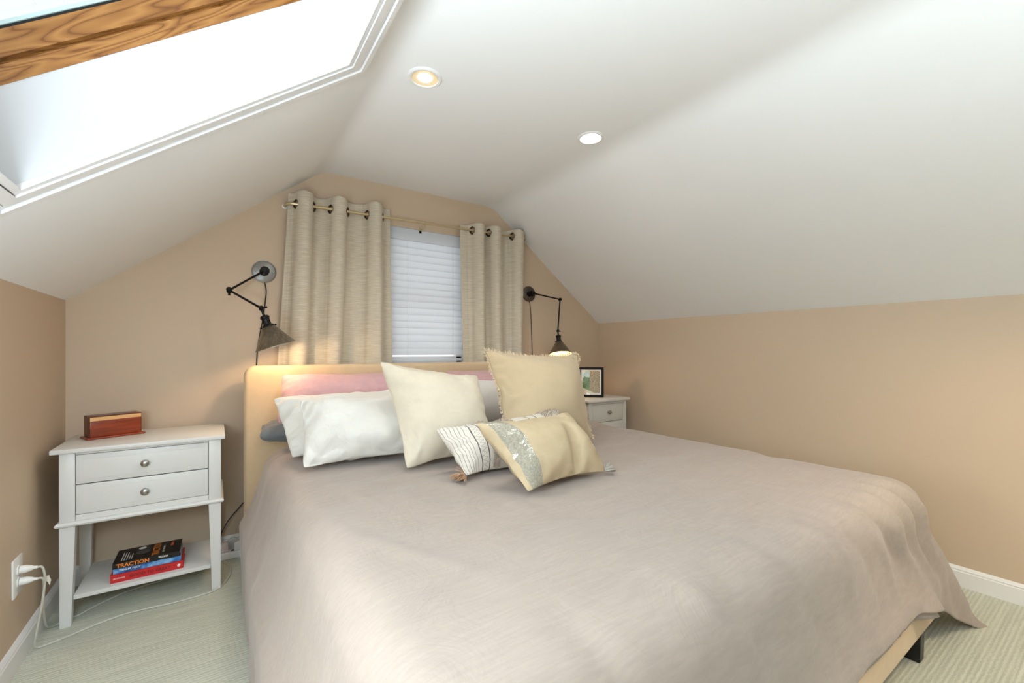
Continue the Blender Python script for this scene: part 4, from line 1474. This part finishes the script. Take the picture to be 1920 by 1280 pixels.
# ------------------------------------------------------------------ right nightstand and picture
n2 = thing('nightstand', 'white nightstand half hidden behind the bed in the right corner', 'nightstand', (2.47, 2.47, 0.0))
def qpart(name, bm, mat=None, parent=None, smooth=True):
    o = finish(name, bm, mat or M['rear_white'], parent or n2, smooth=smooth, angle=35)
    o.data.transform(rel(n2))
    return o
QX0, QX1, QY0, QY1 = 2.272, 2.672, 2.325, 2.635
bm = nb(); box(bm, QX0 - 0.022, QX1 + 0.026, QY0 - 0.018, QY1 + 0.01, 0.677, 0.698, bev=0.006, seg=3)
qpart('tabletop', bm)
bm = nb()
box(bm, QX0 + 0.030, QX1 - 0.034, QY1 - 0.02, QY1, 0.20, 0.676)
box(bm, QX0, QX0 + 0.018, QY0 + 0.034, QY1 - 0.034, 0.20, 0.676)
box(bm, QX1 - 0.018, QX1, QY0 + 0.034, QY1 - 0.034, 0.20, 0.676)
box(bm, QX0 + 0.034, QX1 - 0.034, QY0 + 0.002, QY0 + 0.018, 0.66, 0.676)
box(bm, QX0 + 0.034, QX1 - 0.034, QY0 + 0.002, QY0 + 0.018, 0.20, 0.235)
qpart('case', bm)
bm = nb(); box(bm, QX0 + 0.034, QX1 - 0.034, QY0 + 0.019, QY0 + 0.024, 0.236, 0.659)
qpart('drawer_recess', bm, M['gap'], smooth=False)
for (x, sx) in ((QX0, 1), (QX1, -1)):
    for (y, sy) in ((QY0, 1), (QY1, -1)):
        bm = nb(); w = 0.033
        box(bm, min(x, x + sx * w), max(x, x + sx * w), min(y, y + sy * w), max(y, y + sy * w), 0.0, 0.676, bev=0.003)
        qpart('leg', bm)
drawer(QX0 + 0.0355, QX1 - 0.0355, QY0 + 0.002, 0.528, 0.658, qpart, (2.472, QY0 + 0.002, 0.597))
drawer(QX0 + 0.0355, QX1 - 0.0355, QY0 + 0.002, 0.385, 0.524, qpart, (2.472, QY0 + 0.002, 0.455))
drawer(QX0 + 0.0355, QX1 - 0.0355, QY0 + 0.002, 0.238, 0.381, qpart, (2.472, QY0 + 0.002, 0.31))

pf = thing('picture_frame', 'small black framed watercolour standing on the right nightstand', 'picture', (2.435, 2.475, 0.6985), math.radians(-45))
LEAN = Matrix.Rotation(math.radians(-9), 4, 'X')
def fpart(name, bm, mat, smooth=False):
    o = finish(name, bm, mat, pf, smooth=smooth)
    o.data.transform(LEAN)
    return o
fw, fh_ = 0.196, 0.238
bm = nb()
b_ = 0.019
for dims in ((-fw / 2, -fw / 2 + b_, 0, fh_), (fw / 2 - b_, fw / 2, 0, fh_), (-fw / 2 + b_, fw / 2 - b_, 0, b_), (-fw / 2 + b_, fw / 2 - b_, fh_ - b_, fh_)):
    box(bm, dims[0], dims[1], -0.010, 0.010, dims[2], dims[3], bev=0.0015)
fpart('frame', bm, M['black_frame'])
bm = nb(); box(bm, -fw / 2 + b_, fw / 2 - b_, -0.002, 0.004, b_, fh_ - b_)
fpart('mat_board', bm, M['paper'])
bm = nb(); box(bm, -0.02, 0.02, 0.0102, 0.014, 0.0, 0.15)
fpart('backing', bm, M['black_frame'])
o = boxobj('easel_strut', (-0.018, 0.018, 0.0, 0.003, 0.0, 0.14), M['black_frame'], pf)
o.data.transform(Matrix.Translation((0, 0.075, 0.001)) @ Matrix.Rotation(math.radians(22), 4, 'X'))
# watercolour print: pale sky and trees on the left, ochre facade on the right
t = NT('watercolour_print')
t.set(Roughness=0.8)
tc = t.n('ShaderNodeTexCoord'); sp_ = t.n('ShaderNodeSeparateXYZ'); t.l(tc.outputs['Generated'], sp_.inputs[0])
gx_, gz_ = sp_.outputs[0], sp_.outputs[2]
nz = t.noise(tc.outputs['Generated'], 5, 5, 0.65)
nzf = t.noise(tc.outputs['Generated'], 26, 3, 0.7)
facade = t.ramp(nzf, [(0.36, srgb(74, 64, 42)), (0.5, srgb(146, 130, 92)), (0.64, srgb(206, 194, 150))])
sky = t.ramp(nz, [(0.35, srgb(150, 186, 190)), (0.7, srgb(206, 222, 222))])
tree = t.ramp(nzf, [(0.3, srgb(44, 84, 48)), (0.7, srgb(120, 152, 96))])
left = t.mix(t.math('LESS_THAN', t.math('ADD', gz_, t.math('MULTIPLY', nz, 0.3)), 0.86), sky, tree)
edge = t.math('ADD', t.math('MULTIPLY', nz, 0.12), 0.36)
colr = t.mix(t.math('GREATER_THAN', gx_, edge), left, facade)
street = t.math('LESS_THAN', t.math('ADD', gz_, t.math('MULTIPLY', gx_, 0.35)), 0.24)
colr = t.mix(street, colr, srgb(214, 208, 186))
t.l(colr, t.b.inputs['Base Color'])
M['print'] = t.m
bm = nb(); box(bm, -0.066, 0.068, -0.0032, -0.0022, 0.034, fh_ - 0.032)
fpart('print', bm, M['print'])
bm = nb(); box(bm, -fw / 2 + b_, fw / 2 - b_, -0.0065, -0.0055, b_, fh_ - b_)
fpart('glazing', bm, M['clear'])

# ------------------------------------------------------------------ outlet, plugs and cords on the left
ou = thing('wall_outlet', 'white duplex outlet plate low on the left wall', 'outlet', (XL, 2.165, 0.303))
boxobj('cover_plate', (0.0, 0.006, -0.042, 0.042, -0.064, 0.064), M['white_plastic'], ou, bev=0.0025)
for z in (0.020, -0.020):
    bm = nb()
    lathe(bm, [(0, 0.009), (0.0155, 0.009), (0.017, 0.0075), (0.017, 0.0055)], (0, 0, z), (1, 0, 0), 28)
    finish('receptacle', bm, M['white_plastic'], ou, smooth=True, angle=40)

def plug_cord(name, label, plug_z, knee, floor_pts, tag_len, tag_dir, group):
    root = thing(name, label, 'cord', (XL + 0.05, 2.165, plug_z), group=group)
    x0 = XL + 0.0095
    bm = nb()
    lathe(bm, [(0, 0), (0.0125, 0), (0.0125, 0.014), (0.009, 0.028), (0.0055, 0.033), (0.0045, 0.042), (0, 0.042)], (x0, 2.165, plug_z), (1, 0, -0.06), 18)
    o = finish('plug', bm, M['white_plastic'], root, smooth=True, angle=40); o.data.transform(rel(root))
    bm = nb()
    pts = [(x0 + 0.040, 2.165, plug_z - 0.003)] + knee + floor_pts
    tube(bm, catmull(pts, 6), 0.0036, 8)
    o = finish('cable', bm, M['cord_white'], root, smooth=True); o.data.transform(rel(root))
    bm = nb()
    kx, ky, kz = knee[1]
    d = Vector(tag_dir)
    up = Vector((0.2, -0.2, 1)).normalized()
    rows = []
    for i in range(6):
        s = i / 5
        c = Vector((kx, ky, kz)) + d * tag_len * s + Vector((0, 0, 0.010 * math.sin(s * 3.0)))
        rows.append([bm.verts.new(c + up * 0.011), bm.verts.new(c - up * 0.011)])
    for a, b in zip(rows[:-1], rows[1:]):
        bm.faces.new((a[0], a[1], b[1], b[0]))
    o = finish('warning_tag', bm, M['paper'], root); o.data.transform(rel(root))
    m_ = o.modifiers.new('Solid', 'SOLIDIFY'); m_.thickness = 0.0006
    return root
GC = 'white cords plugged in at the left wall'
plug_cord('extension_cord', 'white cord from the upper socket trailing across the carpet before the nightstand', 0.323,
          [(-0.500, 2.175, 0.312), (-0.498, 2.19, 0.262), (-0.508, 2.20, 0.17), (-0.526, 2.215, 0.06), (-0.530, 2.235, 0.012)],
          [(-0.505, 2.250, 0.004), (-0.454, 2.272, 0.004), (-0.387, 2.305, 0.004), (-0.312, 2.330, 0.004), (-0.229, 2.330, 0.004), (-0.14, 2.322, 0.004),
           (-0.01, 2.335, 0.004), (0.043, 2.415, 0.004), (0.060, 2.505, 0.004), (0.052, 2.575, 0.004), (0.030, 2.622, 0.008)],
          0.036, (0.25, 0.6, -0.65), GC)
plug_cord('extension_cord', 'white cord from the lower socket running under the left nightstand', 0.283,
          [(-0.500, 2.175, 0.274), (-0.502, 2.20, 0.238), (-0.515, 2.25, 0.15), (-0.526, 2.32, 0.05), (-0.525, 2.38, 0.006)],
          [(-0.490, 2.415, 0.004), (-0.455, 2.43, 0.004), (-0.428, 2.463, 0.004), (-0.385, 2.503, 0.004), (-0.322, 2.544, 0.004), (-0.232, 2.569, 0.004), (-0.10, 2.60, 0.004), (-0.02, 2.635, 0.010)],
          0.04, (0.1, 0.95, 0.2), GC)
ps = thing('power_strip', 'white power strip on the carpet between nightstand and bed', 'power strip', (0.06, 2.67, 0.0))
o = boxobj('housing', (-0.085, 0.085, -0.025, 0.022, 0.0005, 0.036), M['white_plastic'], ps, bev=0.004, seg=3)
bm = nb()
for k in range(4):
    box(bm, -0.068 + k * 0.036, -0.048 + k * 0.036, -0.010, 0.010, 0.0358, 0.0365)
finish('sockets', bm, M['gap'], ps)
ch = thing('charger', 'white charger block standing in the power strip beside the bed', 'charger', (0.090, 2.668, 0.0368))
boxobj('block', (-0.013, 0.013, -0.013, 0.013, 0.0, 0.042), M['white_plastic'], ch, bev=0.003, seg=3)
bm = nb(); tube(bm, catmull([(0, 0, 0.041), (0, 0, 0.056), (-0.012, 0.004, 0.066), (-0.03, 0.012, 0.058), (-0.05, 0.016, 0.03), (-0.052, 0.03, -0.02)], 6), 0.0018, 8)
finish('cable', bm, M['cord_white'], ch, smooth=True)
ch2 = thing('charger', 'pale pink ribbed adapter in the power strip behind the nightstand leg', 'charger', (0.030, 2.672, 0.0368))
bm = nb()
box(bm, -0.026, 0.022, -0.014, 0.014, 0.0, 0.046, bev=0.004)
for k in range(5):
    box(bm, -0.0265, 0.0225, -0.0148, 0.0148, 0.006 + k * 0.008, 0.010 + k * 0.008, bev=0.001)
finish('block', bm, M['pink_plastic'], ch2, smooth=True, angle=35)

# ------------------------------------------------------------------ light
w = bpy.data.worlds.new('overcast_sky')
SC.world = w
w.use_nodes = True
nt = w.node_tree
bg = nt.nodes['Background']
bg.inputs[0].default_value = (0.96, 0.98, 1.0, 1)
bg.inputs[1].default_value = 1.1

def area(name, loc, direction, sx, sy, power, col):
    li = bpy.data.lights.new(name, 'AREA')
    li.shape = 'RECTANGLE'; li.size = sx; li.size_y = sy; li.energy = power; li.color = col
    o = bpy.data.objects.new(name, li); COL.objects.link(o)
    o.location = loc
    o.rotation_euler = Vector(direction).to_track_quat('-Z', 'Y').to_euler()
    return o
po = area('skylight_portal', slope((S0 + S1) / 2, (Y0 + Y1) / 2, 0.315), -nS, S1 - S0 + 0.06, Y1 - Y0 + 0.06, 1.0, (1, 1, 1))
po.data.cycles.is_portal = True
#area('rear_window_daylight', ((FX0 + FX1) / 2, YF - 0.08, (FZ0 + FZ1) / 2), (0, 1, 0), 1.2, 1.05, 2, (0.97, 0.98, 1.0))

# unseen fill spots added behind the camera to brighten the ceiling, no lamp bodies
def bounce_fill(x, y, z, power, col):
    li = bpy.data.lights.new('ceiling_bounce_fill', 'SPOT')
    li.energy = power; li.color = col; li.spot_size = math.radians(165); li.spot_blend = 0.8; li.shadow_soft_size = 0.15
    o = bpy.data.objects.new('ceiling_bounce_fill', li); COL.objects.link(o)
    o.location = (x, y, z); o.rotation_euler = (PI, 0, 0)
bounce_fill(-0.30, 0.10, 1.20, 165, (0.76, 0.90, 1.0))
bounce_fill(1.1, -0.9, 1.1, 48, (0.84, 0.94, 1.0))
li = bpy.data.lights.new('warm_fill_spot', 'SPOT')  # added warm fill for bed foot and right carpet, out of view, no fitting
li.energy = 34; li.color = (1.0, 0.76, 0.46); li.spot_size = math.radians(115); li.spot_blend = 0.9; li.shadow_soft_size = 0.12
o = bpy.data.objects.new('warm_fill_spot', li); COL.objects.link(o); o.location = (1.75, -0.12, 1.50)
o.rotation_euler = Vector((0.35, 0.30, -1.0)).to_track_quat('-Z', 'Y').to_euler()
for (loc, power, colr) in (((-0.40, 0.72, 0.98), 27, (0.74, 0.88, 1.0)), ((-0.28, -0.02, 1.42), 14, (0.82, 0.93, 1.0))):  # cool point fills added outside the view to lift the left side
    li = bpy.data.lights.new('cool_fill', 'POINT')
    li.energy = power; li.color = colr; li.shadow_soft_size = 0.15
    o = bpy.data.objects.new('cool_fill', li); COL.objects.link(o); o.location = loc
# ------------------------------------------------------------------ camera
cam = bpy.data.cameras.new('camera')
cam.sensor_fit = 'HORIZONTAL'
cam.sensor_width = 36.0
cam.lens = 815.39 * 36.0 / 1920.0
cam.shift_y = 15.87 / 1920.0
cam.clip_start = 0.02
co = bpy.data.objects.new('camera', cam)
COL.objects.link(co)
co.location = (0, 0, H)
co.rotation_euler = (PI / 2, 0, -0.5976)
SC.camera = co

SC.view_settings.view_transform = 'Standard'
SC.view_settings.look = 'None'
SC.view_settings.gamma = 1.0
SC.view_settings.use_curve_mapping = False
SC.view_settings.exposure = 0.02
SC.cycles.max_bounces = 10
SC.cycles.diffuse_bounces = 6
SC.cycles.transparent_max_bounces = 12
SC.cycles.sample_clamp_indirect = 6.0
SC.cycles.use_denoising = True
